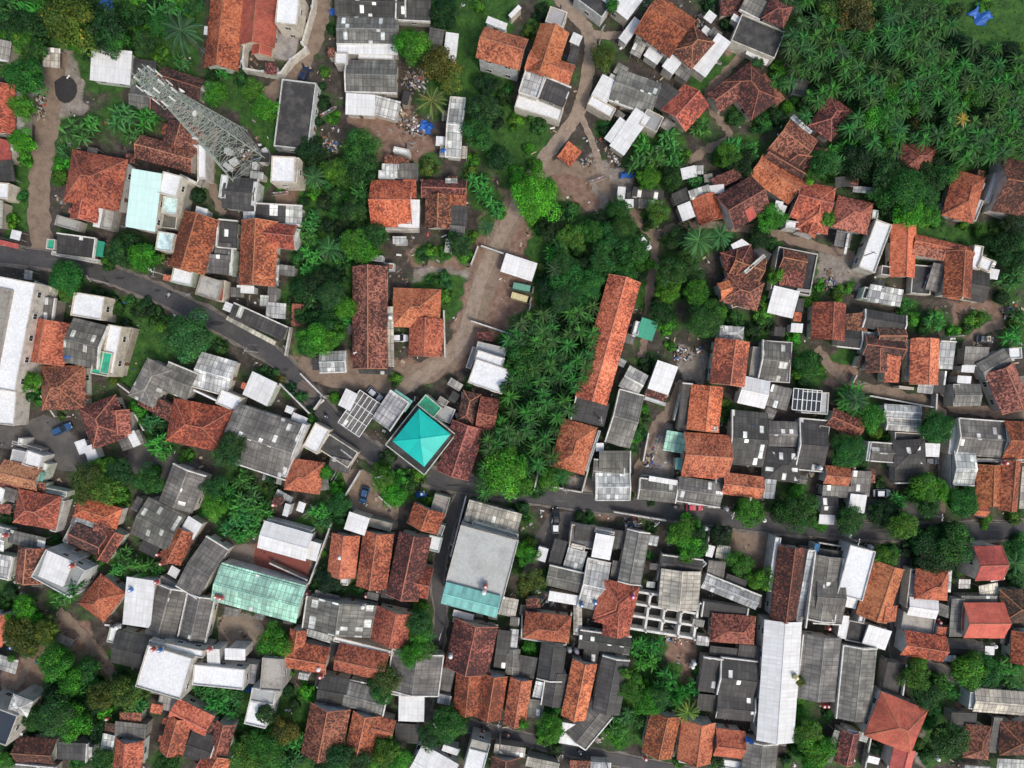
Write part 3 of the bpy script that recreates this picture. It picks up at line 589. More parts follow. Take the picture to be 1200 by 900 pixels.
B rS 705 565 830 575 65 2.8;gS 680 620 865 640 95 3;lS 610 690 680 705 110 2.8;bS 620 630 690 640 60 2.6
B OV 680 725 845 740 170 3.4
B OG 1045 490 1260 600 130 3.8;OV 990 580 1130 620 220 3.8;kG 1130 670 1280 720 170 3.4;OG 1180 840 1320 900 130 3.4
B cS 940 465 1055 490 90 2.4
k 890 210 r;k 930 215 b;k 625 615 r;k 65 195 b;k 680 80 w
y 120 120 110;y 270 90 80;b 340 280 110;b 420 380 90;m 500 330 80;p 540 310 60;y 620 470 100;y 760 450 110;m 330 600 120;b 420 620 110;m 200 600 80;b 590 580 70;m 560 720 60;m 600 850 80;m 980 870 80;p 1170 450 60;p 1200 480 50
d 20 780 70;m 440 880 50;b 20 870 60;m 240 500 70;p 500 460 60;d 480 540 90;d 470 640 70;b 190 30 60;b 60 60 60;y 160 210 50;m 690 400 60;d 180 680 50;b 60 260 30
T 1 4
B wS 15 200 90 200 95 5;wS 120 195 240 200 70 5;wF -60 290 240 320 120 5.4;lS 235 280 310 290 120 3
B cF 340 250 465 260 190 6.4;lF 280 425 420 450 80 6;wF 265 500 390 530 140 6
B OV 500 80 600 95 150 3.8;OG 480 150 735 195 160 4;lS 600 80 760 130 45 3
B OG 790 165 1080 230 165 4;wF 760 125 1110 215 30 3.6;kS 740 150 810 165 90 2.8
B kG 680 350 850 380 165 3.2;gG 840 390 1080 450 150 3.2;lS 850 380 950 400 40 2.8
B rV 620 515 855 560 300 3.6
B OV 870 565 1030 600 230 3.6;OG 1000 590 1120 620 120 3.6
B wS 1140 455 1290 460 170 3.6;gV 1100 200 1400 240 240 3.6
B rS -30 560 75 640 150 3;rV 70 620 180 650 180 3.4;OV 30 780 160 850 110 3.4
B kS 1120 630 1260 640 120 2.6
k 665 325 w;k 675 370 r;k 665 425 w;k 20 210 r
b 410 160 105;b 600 480 70;y 1060 380 95;m 1040 440 80;p 110 470 80;p 60 540 80;p 180 500 70;p 150 580 60;m 280 660 70;y 460 680 90;m 350 780 110;b 250 820 100;d 480 560 80;m 520 540 50;m 430 840 60;d 560 830 70
m 780 830 90;m 900 850 90;b 1060 800 90;b 1130 850 80;p 1080 760 70;d 700 880 80;m 340 600 70;b 490 350 35;d 480 450 50;p 420 880 60;b 1000 870 70;p 20 450 60
w 470 260 350 670
T 2 4
B rV 265 20 520 75 290 3.8;OS 240 250 480 340 60 3.6
B OV 275 335 430 350 240 3.6;OV 420 340 575 365 260 3.6;OV 590 365 720 385 275 3.6
B gS 180 300 270 320 140 2.6;gV 570 200 650 205 150 2.8;kS 640 230 750 250 130 2.6;kS 520 80 600 90 230 2.6;lS 590 80 640 85 120 2.6
B OH 680 -20 950 10 160 4
B kV 770 175 920 195 200 3.6;lS 740 385 810 400 100 3;kV 800 330 930 350 200 3.4;gS 700 490 790 500 110 2.6
B OV 955 260 1100 290 340 4.2 1.2;wS 895 625 1040 650 130 3.2;kS 1020 200 1110 210 80 2.6
B kG 1000 90 1300 130 110 3.4;cV 960 -50 1010 -50 170 2.4
B kV 1130 240 1290 270 330 4;gV 1070 500 1190 600 250 3.6
B cS 255 15 520 60 30 2.6
B lV -120 280 80 290 180 3.4;wS -60 455 65 460 170 3.4
B wG 75 760 290 880 200 3.4;wS 200 760 290 790 40 3
B cF 365 725 475 755 60 5;wF 350 780 460 810 160 5.2
B bV 480 830 650 840 160 3.4;cS 500 755 680 780 60 3;cS 690 830 880 870 60 3
B rS 940 850 1060 855 90 2.6;lS 1060 860 1180 865 90 2.6
w 660 -30 655 140 915 180 950 -10
v white 40 835 80 745 52
v white 200 760 290 810 46
m 60 60 90;b 80 200 85;b 60 130 80;b 700 210 60;m 230 640 110;m 130 720 80;m 850 580 70;b 830 660 90;b 790 740 70;b 670 650 30;m 300 620 60;b 1190 700 60;d 850 800 50;b 10 230 80
k 240 250 w;k 980 220 w;k 985 225 r;k 940 215 w
T 3 4
B cU 120 -130 500 -70 215 3
B OV -60 -60 100 -50 180 4;kS -60 120 80 130 100 3
B rH 570 -10 830 10 170 3.6;kS 560 180 740 200 80 2.6
B kS 515 240 630 255 210 3;kG 625 250 840 275 220 3.4;kG 605 470 825 490 140 3.4;kS 730 170 860 185 100 3;kS 490 460 600 470 100 2.6
B wV 880 30 1100 45 710 5;gV 760 740 960 760 200 4
B OV 215 560 390 600 250 3.6
B OV 395 610 595 635 240 3.8 1.25
B OG 595 665 765 685 165 3.6;wF 570 835 740 860 50 2.6
B OS 950 -30 1110 -30 50
B kV -60 240 70 260 320 3.6
k 1070 375 y;k 185 850 r;k 460 310 w;k 470 290 w
p 140 200 80;p 230 180 80;p 190 290 85;b 70 350 40;b 100 430 80;p 300 390 90;m 260 490 80;p 380 490 80;p 450 440 60;b 500 335 40;m 330 530 60;p 60 620 90;p 40 680 90;P 430 570 85;b 380 880 40;m 610 880 60;b 1090 590 60
b 1130 700 100;b 1180 790 100;m 1080 800 60;y 1090 400 45;p 340 350 60;m 140 480 60;b 30 750 60;b 1090 500 50;d 1010 860 40;m 240 240 60
T 4 4
B wS 120 0 170 5 140 3;kF 170 30 290 55 120 2.6;wS 285 55 420 95 120 3.4
B gV -95 115 132 140 375 3.6;gV 140 180 340 200 430 3.6
B OV 250 -80 460 -50 90
B cF 490 -20 680 10 110 2.4;OG 500 90 745 130 150 3.8;OS 690 70 745 75 60 3.4
B RG 845 -70 1085 -70 210 4
B OV 1125 95 1300 100 190 3.6;bS 1080 -50 1240 -50 100 3
B kG 740 150 960 160 80 2.4;kS 1060 60 1130 60 110 2.4;gS 760 -100 840 -100 230 2.6
B RH 365 450 640 560 280 5;RV 440 770 565 800 140 4;kS 390 270 500 285 180 3
B rV 130 675 240 700 190 3.4;gS 80 665 130 680 200 2.6;wS 165 670 235 690 30 3.2
B cG 910 430 1240 455 140 3.4;wF 880 450 920 455 100 3
B kS 770 570 920 575 80 2.8;rH 860 640 1010 655 200 3.4
B rH 1060 625 1260 630 200 3.4;gS 1010 590 1060 595 220 2.6;lS 1040 840 1240 850 80 2.6
B lS 710 235 800 240 40 2.4;lS 850 880 1000 890 60 2.4
B YF 330 490 360 500 230 1.5
w 390 260 270 900
w 430 780 400 900
k 60 85 r;k 30 540 r;k 55 540 r;k 710 50 r;k 1035 190 w;k 700 850 w
b 560 350 85;b 590 300 60;m 620 470 80;p 730 420 70;p 780 460 60;p 690 560 70;m 760 740 125;b 870 330 110;m 900 280 80;m 980 340 90;p 1100 330 90;p 1150 400 80;b 10 790 90;b -40 860 80;p 880 400 60;p 1160 290 70;b 700 400 50
m 640 540 50;d 810 280 60;m 650 840 60;y 600 770 40;d 330 790 50;m 50 590 40;m 650 640 60;d 1060 300 60
"""
# ---------------- read the survey ----------------
BLD, TREES, WALLS, CARS, TANKS = [], [], [], [], []
BRIGHT = {}
TX = TY = 0
for line in DATA.strip().splitlines():
    k, *rest = line.split(' ', 1); rest = rest[0] if rest else ''
    gx = lambda v: TX+float(v)/5
    gy = lambda v: TY+float(v)/5
    if k == 'T':
        a, b = rest.split(); TX, TY = int(a)*240, int(b)*180
    elif k == 'B':
        secs = []
        for s in rest.strip(';').split(';'):
            q = s.split()
            if len(q) < 6: continue
            ax, ay, bx, by, d = map(float, q[1:6])
            if math.hypot(bx-ax, by-ay) < 9 or d < 5: continue
            h = float(q[6]) if len(q) > 6 else None
            if len(q) > 7: BRIGHT[(gx(ax), gy(ay))] = float(q[7])
            secs.append((q[0], gx(ax), gy(ay), gx(bx), gy(by), d/5, h))
        if secs: BLD.append(secs)
    elif k == 'w':
        q = rest.split(); WALLS.append([(gx(q[i]), gy(q[i+1])) for i in range(0, len(q), 2)])
    elif k in 'vu' and ';' not in rest and len(rest.split()) == 6:
        q = rest.split(); CARS.append((k, q[0], gx(q[1]), gy(q[2]), gx(q[3]), gy(q[4]), float(q[5])/5))
    elif k == 'k':
        for s in line.split(';'):
            q = s.split(); TANKS.append((gx(q[1]), gy(q[2]), q[3]))
    else:
        for s in line.split(';'):
            q = s.split(); TREES.append((q[0], gx(q[1]), gy(q[2]), float(q[3])/5))

# palms and banana clumps that fill the two groves
def _in(px, py, P):
    c = False; n = len(P)
    for i in range(n):
        (x1, y1), (x2, y2) = P[i], P[(i+1) % n]
        if (y1 > py) != (y2 > py) and px < (x2-x1)*(py-y1)/(y2-y1)+x1: c = not c
    return c
def _inb(px, py):
    for secs in BLD:
        for s in secs:
            mx, my = (s[1]+s[3])/2, (s[2]+s[4])/2
            if math.hypot(mx-px, my-py) > 70: continue
            dx, dy = s[3]-s[1], s[4]-s[2]; L = math.hypot(dx, dy); u = ((px-s[1])*dx+(py-s[2])*dy)/L; v = (-(px-s[1])*dy+(py-s[2])*dx)/L
            if -5 < u < L+5 and -5 < v < s[5]+5: return True
    return False
for P, n_, kinds in (([(915, -5), (1110, -5), (1130, 50), (1205, 55), (1205, 165), (1120, 180), (1060, 150), (1000, 190), (955, 120), (905, 110)], 900, 'cpppcpb'), ([(645, 350), (700, 345), (680, 420), (660, 480), (650, 560), (585, 560), (578, 520), (594, 440), (632, 385)], 500, 'pppcb'),
                     ([(640, 255), (755, 270), (760, 330), (700, 350), (650, 350)], 200, 'mbpd'), ([(360, 190), (440, 200), (440, 330), (370, 400), (345, 340)], 240, 'bmpd'), ([(-10, -10), (235, -10), (228, 80), (120, 55), (60, 60), (-10, 60)], 120, 'mbpd'), ([(265, 790), (360, 860), (470, 900), (270, 900)], 100, 'mbpd'), ([(60, 790), (170, 800), (150, 860), (60, 860)], 80, 'mpd'), ([(715, 790), (765, 800), (760, 860), (715, 860)], 40, 'pb')):
    x0, x1 = min(q[0] for q in P), max(q[0] for q in P); y0, y1 = min(q[1] for q in P), max(q[1] for q in P)
    for _ in range(n_):
        px, py = rnd.uniform(x0, x1), rnd.uniform(y0, y1)
        if not _in(px, py, P) or _inb(px, py) or min(math.hypot(px-q[1], py-q[2]) for q in TREES) < 12.5: continue
        TREES.append((rnd.choice(kinds), px, py, rnd.uniform(11, 17)))
GROVES = ([(900, -10), (1205, -10), (1205, 190), (1040, 180), (940, 140)], [(640, 345), (705, 345), (660, 560), (560, 580), (590, 400)])
TREES = [('q' if k in 'pc' and any(_in(x, y, P) for P in GROVES) and not (k == 'c' and hash_ % 2) else k, x, y, (min(r, 16)*0.9 if k in 'pc' and any(_in(x, y, P) for P in GROVES) else r)) for hash_, (k, x, y, r) in enumerate(TREES)]
for P in GROVES:
    for _ in range(2500):
        px, py = rnd.uniform(min(q[0] for q in P), max(q[0] for q in P)), rnd.uniform(min(q[1] for q in P), max(q[1] for q in P))
        if not _in(px, py, P) or _inb(px, py) or (px > 1100 and py < 55) or any(math.hypot(px-q[1], py-q[2]) < (10.5 if q[0] in 'qc' else max(8, q[3]*0.75)) for q in TREES): continue
        TREES.append(('q', px, py, rnd.uniform(10, 15)))
# ---------------- ground ----------------
ROADS = [  # kind, width px, centre line in photo pixels
 ('asphalt', 19, [(-160, 280), (-20, 296), (60, 304), (110, 315), (160, 333), (200, 350), (255, 378), (300, 402), (335, 428), (372, 472), (400, 502), (432, 528), (470, 548), (510, 561), (545, 568), (600, 576), (660, 585), (720, 592), (800, 601), (860, 609), (920, 616), (1000, 622), (1080, 624), (1220, 621), (1400, 618)]),
 ('asphalt', 13, [(548, 570), (534, 594), (522, 625), (514, 665), (512, 690), (518, 720), (512, 760), (504, 790), (501, 820), (494, 842)]),
 ('asphalt', 13, [(496, 838), (520, 843), (546, 850), (590, 860), (640, 872), (690, 884), (740, 893), (800, 905), (900, 925)]),
 ('asphalt', 11, [(1060, 622), (1061, 660), (1056, 700), (1050, 745), (1046, 768), (1075, 776), (1110, 790), (1140, 800)]),
 ('dirt_track', 26, [(66, 60), (62, 100), (55, 150), (47, 200), (45, 250), (50, 296)]),
 ('dirt_track', 20, [(385, -30), (378, 10), (368, 50), (345, 85), (315, 112), (300, 130)]),
 ('dirt_track', 9, [(252, 150), (247, 190), (248, 225), (262, 252)]),
 ('dirt_track', 27, [(606, 236), (584, 285), (566, 335), (552, 385), (530, 418), (490, 442), (440, 447), (380, 440), (352, 420)]),
 ('dirt_track', 17, [(625, 205), (655, 192), (690, 200), (720, 225), (745, 255)]),
 ('paved_lane', 15, [(640, -30), (658, 2), (678, 22), (694, 42), (690, 80), (684, 110), (677, 135), (655, 165), (632, 190), (606, 240), (580, 290), (560, 335), (548, 385), (530, 415), (505, 432), (480, 452), (455, 462)]),
 ('paved_lane', 7, [(676, 126), (690, 155), (700, 182), (704, 205)]),
 ('paved_lane', 9, [(694, 40), (712, 42), (738, 40)]),
 ('dirt_track', 9, [(876, 56), (852, 84), (824, 113), (842, 140), (860, 162), (836, 170), (812, 186), (790, 200)]),
 ('dirt_track', 10, [(738, 250), (766, 278), (785, 268), (812, 264), (852, 264), (900, 272), (960, 290), (1000, 300)]),
 ('dirt_track', 9, [(766, 278), (768, 305), (760, 345), (756, 385), (752, 420)]),
 ('dirt_track', 12, [(800, 446), (787, 480), (766, 502), (752, 540), (737, 588)]),
 ('dirt_track', 11, [(1240, 350), (1190, 374), (1135, 392), (1117, 440), (1110, 478), (1140, 481), (1200, 486), (1260, 488)]),
 ('dirt_track', 11, [(956, 408), (985, 446), (1040, 460), (1110, 476), (1106, 540), (1102, 590), (1098, 620)]),
 ('dirt_track', 12, [(68, 716), (98, 742), (126, 782), (140, 800)]),
 ('dirt_track', 8, [(36, 770), (28, 796), (0, 820)]),
]
PAINT = [  # ground cover: channel (0 red earth, 1 grass, 2 pale gravel), polygon in photo pixels
 (0, [(560, 255), (600, 205), (640, 240), (655, 290), (645, 350), (612, 395), (560, 400), (545, 430), (470, 462), (390, 452), (345, 420), (348, 384), (420, 418), (520, 420), (545, 330)]),
 (0, [(640, 185), (690, 200), (735, 205), (740, 255), (690, 245), (650, 232)]), (2, [(690, 180), (740, 200), (740, 250), (700, 240)]),
 (0, [(405, 130), (480, 128), (516, 170), (500, 190), (430, 185)]), (0, [(330, 215), (358, 215), (356, 243), (320, 243)]), (0, [(262, 640), (300, 640), (366, 652), (362, 685), (310, 672), (270, 660)]),
 (0, [(778, 752), (818, 752), (812, 800), (785, 800)]), (2, [(256, 722), (305, 722), (330, 740), (300, 758), (258, 757)]), (0, [(300, 722), (345, 735), (330, 760), (300, 757)]),
 (2, [(960, 290), (1010, 300), (1015, 325), (1000, 345), (955, 340)]), (0, [(958, 405), (1005, 430), (1010, 460), (960, 452)]), (0, [(1110, 350), (1175, 352), (1170, 380), (1125, 400)]),
 (0, [(855, 616), (908, 622), (905, 665), (860, 660)]), (2, [(790, 400), (830, 410), (825, 455), (800, 450)]), (2, [(756, 500), (790, 500), (790, 560), (750, 560)]),
 (1, [(565, 125), (640, 125), (645, 170), (625, 210), (595, 222), (570, 190)]), (1, [(535, -20), (610, -20), (595, 110), (560, 160), (535, 120)]), (1, [(130, 365), (175, 355), (210, 380), (200, 420), (150, 455), (128, 440)]),
 (1, [(715, 790), (760, 800), (762, 880), (715, 870)]), (1, [(895, -40), (1260, -40), (1260, 200), (1100, 200), (1060, 160), (1000, 170), (940, 110)]), (1, [(1100, -40), (1260, -40), (1260, 60), (1110, 70)]),
 (1, [(640, 352), (700, 350), (690, 500), (650, 560), (560, 580), (588, 470), (600, 400), (630, 385)]), (1, [(620, 250), (760, 250), (770, 360), (700, 360), (625, 350)]), (1, [(355, 185), (440, 195), (445, 330), (360, 370), (340, 340)]),
 (1, [(40, 740), (130, 760), (180, 800), (150, 880), (40, 870)]), (1, [(-40, -40), (240, -40), (230, 90), (120, 110), (60, 80), (-40, 90)]), (1, [(15, 190), (38, 190), (32, 270), (5, 285)]), (1, [(480, 325), (548, 318), (540, 360), (500, 400), (480, 330)]),
 (1, [(640, 260), (680, 262), (675, 320), (630, 310)]), (1, [(620, 280), (650, 280), (645, 320), (612, 318)]), (2, [(20, 60), (90, 60), (100, 130), (60, 150), (35, 140)]), (1, [(300, 240), (330, 200), (250, 100), (330, 110), (330, 150)]),
 (1, [(385, 540), (405, 545), (412, 580), (385, 580)]), (1, [(340, 610), (395, 600), (390, 630), (345, 620)]), (2, [(408, 555), (432, 552), (470, 620), (440, 620), (405, 590)]), (0, [(480, 285), (550, 300), (545, 320), (480, 320)]), (2, [(480, 312), (550, 312), (545, 328), (482, 330)]),
 (1, [(970, 410), (1005, 410), (1005, 430), (975, 425)]), (1, [(1060, 260), (1150, 265), (1150, 300), (1080, 290)]), (1, [(820, 60), (880, 60), (830, 120), (800, 110)]), (0, [(850, 40), (876, 40), (870, 62), (850, 66)]),
 (1, [(1060, 640), (1140, 625), (1140, 680), (1070, 680)]), (0, [(60, 720), (100, 730), (140, 790), (120, 800), (70, 760)]), (0, [(20, 740), (60, 760), (55, 810), (0, 820), (0, 790)]), (2, [(650, 560), (730, 560), (735, 585), (650, 582)]), (0, [(640, 600), (720, 600), (720, 612), (640, 608)]),
 (1, [(255, 790), (470, 870), (470, 920), (270, 920)]), (2, [(1085, 780), (1140, 800), (1080, 840), (1070, 900), (1085, 900)]), (0, [(1100, 800), (1130, 800), (1120, 840), (1100, 830)]),
]
def inpoly(X, Y, P):
    r = np.zeros(X.shape, bool); n = len(P)
    for i in range(n):
        x1, y1 = P[i]; x2, y2 = P[(i+1) % n]
        if y1 == y2: continue
        c = ((Y > min(y1, y2)) & (Y <= max(y1, y2))) & (X < (x2-x1)*(Y-y1)/(y2-y1)+x1)
        r ^= c
    return r
STEP = 3
gxs = np.concatenate([[-12000, -3000, -600, -200], np.arange(-90, 1291, STEP), [1400, 1800, 4200, 13000]]).astype(float)
gys = np.concatenate([[-12000, -3000, -600, -200], np.arange(-90, 991, STEP), [1100, 1500, 3900, 12000]]).astype(float)
GX, GY = np.meshgrid(gxs, gys)
rs = np.random.RandomState(3)
def lumps(X, Y, lam, seed):
    r = np.random.RandomState(seed); o = 0
    for _ in range(7):
        a, p = r.uniform(0, 6.28), r.uniform(0, 6.28); l = lam*r.uniform(0.5, 1.6)
        o = o+np.sin((X*math.cos(a)+Y*math.sin(a))/l*6.28+p)
    return o/3.5
WX = GX+lumps(GX, GY, 26, 1)*5; WY = GY+lumps(GX, GY, 26, 2)*5
CH = [np.zeros(GX.shape) for _ in range(3)]
for ch, P in PAINT:
    m = inpoly(WX, WY, P); CH[ch] = np.maximum(CH[ch], m*0.95)
    for o in range(3):
        if o != ch: CH[o] = np.where(m, CH[o]*0.3, CH[o])
for k, x, y, r in TREES:
    d = np.hypot(WX-x, WY-y); CH[1] = np.maximum(CH[1], np.clip(1.5-d/(r*1.0), 0, 0.9))
far = (GX < -91) | (GX > 1291) | (GY < -91) | (GY > 991); CH[1][far] = 0.8
def blur(a):
    b = a.copy(); b[1:-1, 1:-1] = (a[1:-1, 1:-1]*2+a[:-2, 1:-1]+a[2:, 1:-1]+a[1:-1, :-2]+a[1:-1, 2:])/6; return b
CH = [blur(blur(c)) for c in CH]
nx, ny = len(gxs), len(gys)
me = bpy.data.meshes.new('ground')
vv = np.stack([(GX-600)*MPP, (450-GY)*MPP, np.zeros(GX.shape)], -1).reshape(-1, 3)
ii = np.arange(nx*ny).reshape(ny, nx)
ff = np.stack([ii[1:, :-1], ii[1:, 1:], ii[:-1, 1:], ii[:-1, :-1]], -1).reshape(-1, 4)
me.from_pydata(vv.tolist(), [], ff.tolist())
ca = me.color_attributes.new('cover', 'FLOAT_COLOR', 'POINT')
ca.data.foreach_set('color', np.stack([CH[0], CH[1], CH[2], np.ones(GX.shape)], -1).reshape(-1))
m, t, p = nt('ground_soil'); pos = geo(t)
vc = N(t, 'VertexColor'); vc.layer_name = 'cover'; sp = N(t, 'SeparateColor'); t.links.new(vc.outputs[0], sp.inputs[0])
n1 = noise(t, pos, 0.5, 8, 0.72); n2 = noise(t, pos, 3.0, 6, 0.75); n3 = noise(t, pos, 0.12, 4, 0.6)
def edge(chan, n, w=0.18):
    s = math_(t, 'ADD', chan, math_(t, 'MULTIPLY', math_(t, 'SUBTRACT', n, 0.5), 1.1))
    return ramp(t, s, [(0.5-w, 0.0), (0.5+w, 1.0)])
base = ramp(t, n1, [(0.25, (0.02, 0.017, 0.014)), (0.5, (0.056, 0.045, 0.036)), (0.74, (0.14, 0.11, 0.088))])
red = ramp(t, n1, [(0.25, (0.11, 0.06, 0.04)), (0.5, (0.22, 0.135, 0.095)), (0.75, (0.36, 0.26, 0.2))])
grv = ramp(t, n1, [(0.3, (0.13, 0.105, 0.085)), (0.5, (0.24, 0.205, 0.17)), (0.75, (0.4, 0.36, 0.31))])
grs = ramp(t, n1, [(0.3, (0.012, 0.038, 0.006)), (0.5, (0.03, 0.095, 0.012)), (0.75, (0.075, 0.18, 0.022))])
c = mix(t, ramp(t, math_(t, 'ADD', n3, math_(t, 'MULTIPLY', n2, 0.3)), [(0.66, 0), (0.78, 0.7)]), base, grs)
c = mix(t, edge(sp.outputs[0], n2), c, red); c = mix(t, edge(sp.outputs[2], n2), c, grv); c = mix(t, edge(sp.outputs[1], n2), c, grs)
c = mix(t, 1.0, c, ramp(t, n2, [(0.25, 0.65), (0.75, 1.3)]), 'MULTIPLY')
t.links.new(c, p.inputs['Base Color']); p.inputs['Roughness'].default_value = 0.95
bp = N(t, 'Bump'); bp.inputs['Strength'].default_value = 0.7; bp.inputs['Distance'].default_value = 0.15
t.links.new(n2, bp.inputs['Height']); t.links.new(bp.outputs[0], p.inputs['Normal'])
me.materials.append(m); struct(put('ground', me))

def smooth(P, n=3):
    for _ in range(n):
        Q = [P[0]]
        for a, b in zip(P[:-1], P[1:]):
            Q += [(a[0]*.75+b[0]*.25, a[1]*.75+b[1]*.25), (a[0]*.25+b[0]*.75, a[1]*.25+b[1]*.75)]
        P = Q+[P[-1]]
    return P
def strip(name, P, w, z, mat, rag=0.0):
    P = [W(*q) for q in smooth(P)]; mb = MB(); s = 0; prev = None
    for i, q in enumerate(P):
        d = P[min(i+1, len(P)-1)]-P[max(i-1, 0)]; d.z = 0; d.normalize(); n_ = Vector((-d.y, d.x, 0))
        if i: s += (q-P[i-1]).length
        a = q+n_*(w/2+rag*(hsh(i, 1)-.5)); b = q-n_*(w/2+rag*(hsh(i, 2)-.5)); a.z = b.z = z
        if prev: mb.poly([prev[1], b, a, prev[0]], [(prev[2], -w/2), (s, -w/2), (s, w/2), (prev[2], w/2)])
        prev = (a, b, s)
    return struct(mb.build(name, mat))
M_ASPH = crete('asphalt', (0.062, 0.06, 0.06), (0.1, 0.092, 0.085), 0.8, 0.85, 0.25)
M_VERGE = crete('concrete_verge', (0.2, 0.175, 0.15), (0.06, 0.05, 0.04), 0.8, 0.95, 0.6)
M_TRACK = crete('packed_earth', (0.25, 0.185, 0.135), (0.11, 0.075, 0.055), 0.8, 0.95, 0.5)
M_LANE = crete('gravel_lane', (0.32, 0.25, 0.19), (0.15, 0.105, 0.075), 0.7, 0.95, 0.6)
z = 0.02
for i, (kind, w, P) in enumerate(ROADS):
    z += 0.004
    if kind == 'asphalt':
        strip('verge', P, w*MPP+(1.5 if w > 15 else 0.9), 0.02+0.004*i, M_VERGE, 0.7)
        strip('road', P, w*MPP, 0.11+0.004*i, M_ASPH, 0.15)
    else:
        strip('path', P, w*MPP, 0.02+0.004*i, M_TRACK if kind == 'dirt_track' else M_LANE, 0.9 if kind == 'dirt_track' else 0.4)
# kerb stones of the main road, worn parking yards, road repair
def kerb(P, off):
    P = [W(*q) for q in smooth(P, 2)]; mb = MB()
    for i in range(len(P)-1):
        d = (P[i+1]-P[i]); n_ = Vector((-d.y, d.x, 0)).normalized()
        a = P[i]+n_*off; b = P[i+1]+n_*off; L = (b-a).length
        if hsh(i, off) < 0.22: continue
        mb.box((a+b)/2+Vector((0, 0, 0.11)), (L, 0.22, 0.22), Matrix.Rotation(math.atan2(d.y, d.x), 3, 'Z'))
    struct(mb.build('kerb', M_VERGE))
kerb(ROADS[0][2], 2.05); kerb(ROADS[0][2], -2.05)
M_YARD = crete('old_asphalt_yard', (0.085, 0.08, 0.075), (0.16, 0.14, 0.12), 0.7, 0.95, 0.3)
def yard(name, P, z, mat):
    mb = MB(); Q = smooth(P+[P[0]], 1); c = W(sum(q[0] for q in P)/len(P), sum(q[1] for q in P)/len(P)); c.z = z
    for a, b in zip(Q[:-1], Q[1:]):
        A = W(*a); B = W(*b); A.z = B.z = z; mb.poly([c, B, A])
    mb.poly([W(*Q[-1])+Vector((0, 0, z)), W(*Q[0])+Vector((0, 0, z)), c]) if (W(*Q[0])-W(*Q[-1])).length > 0.1 else None
    return struct(mb.build(name, mat))
yard('parking_yard', [(-30, 500), (22, 498), (60, 482), (95, 520), (118, 552), (60, 552), (35, 530), (-30, 520)], 0.006, M_YARD)
yard('parking_yard', [(150, 520), (210, 530), (240, 548), (220, 566), (180, 560), (150, 556)], 0.008, M_YARD)
yard('parking_yard', [(430, 440), (470, 450), (472, 470), (450, 466), (425, 456)], 0.005, M_YARD)
yard('parking_yard', [(400, 552), (430, 548), (468, 586), (466, 615), (440, 610), (415, 596)], 0.010, M_TRACK)
yard('parking_yard', [(645, 600), (680, 600), (675, 640), (640, 660), (636, 690), (610, 690), (620, 640)], 0.012, M_YARD)
yard('parking_yard', [(960, 582), (1090, 588), (1090, 612), (960, 606)], 0.014, M_YARD)
yard('parking_yard', [(860, 612), (905, 616), (902, 660), (862, 655)], 0.016, M_TRACK)
yard('compost_pit', [(64, 96), (77, 87), (90, 96), (91, 112), (79, 123), (66, 116)], 0.135, crete('dark_ash', (0.028, 0.026, 0.026), (0.05, 0.045, 0.04), 0.5))
yard('road_patch', [(347, 451), (357, 443), (374, 461), (363, 470)], 0.122, crete('brown_patch', (0.16, 0.12, 0.10), (0.1, 0.08, 0.07), 0.6))

M_COURT = crete('red_court', (0.22, 0.06, 0.045), (0.16, 0.1, 0.075), 0.6, 0.9, 0.25)
yard('courtyard', [(300, 636), (330, 645), (364, 652), (360, 684), (330, 676), (296, 664)], 0.018, M_COURT)
yard('courtyard', [(262, 640), (298, 636), (296, 662), (268, 655)], 0.020, crete('grey_court', (0.2, 0.16, 0.13), (0.1, 0.08, 0.06)))
yard('courtyard', [(255, 723), (300, 722), (312, 738), (300, 757), (256, 757)], 0.022, crete('tan_court', (0.27, 0.21, 0.15), (0.12, 0.1, 0.08)))
# ---------------- buildings ----------------
ZF = {}
def quad_of(s, zz=None):
    code, ax, ay, bx, by, d, h = s
    dx, dy = bx-ax, by-ay; L = math.hypot(dx, dy); px_, py_ = -dy/L*d, dx/L*d
    return [(ax, ay), (bx, by), (bx+px_, by+py_), (ax+px_, ay+py_)]
ALLQ = []
wallpal = [(1, 1, 1), (1, 0.97, 0.88), (0.92, 0.98, 1.0), (1, 0.92, 0.8), (0.85, 0.95, 0.85), (0.95, 0.9, 0.86), (0.8, 0.78, 0.74)]
win_mb = MB()
for (c_, s_) in (((0, 0.04, 0.6), (1.3, 0.1, 0.08)), ((0, 0.04, -0.6), (1.4, 0.16, 0.08)), ((-0.61, 0.04, 0), (0.08, 0.1, 1.12)), ((0.61, 0.04, 0), (0.08, 0.1, 1.12)), ((0, 0.04, 0), (0.06, 0.09, 1.12))):
    win_mb.box(c_, s_)
win_mb.box((0, 0.015, 0), (1.14, 0.03, 1.12), None, 1)
WIN = win_mb.mesh('window', [M_FRAME, M_GLASS])
dm = MB(); dm.box((0, 0.03, 1.0), (0.9, 0.07, 2.0)); dm.box((0, 0.02, 2.05), (1.1, 0.14, 0.1), None, 1); dm.box((-0.5, 0.02, 1.0), (0.1, 0.12, 2.0), None, 1); dm.box((0.5, 0.02, 1.0), (0.1, 0.12, 2.0), None, 1)
DOOR = dm.mesh('door', [M_DOOR, M_FRAME])
knob = MB(); knob.box((0.33, 0.1, 1.0), (0.05, 0.1, 0.14)); KNOB = knob.mesh('handle', [M_CHROME])

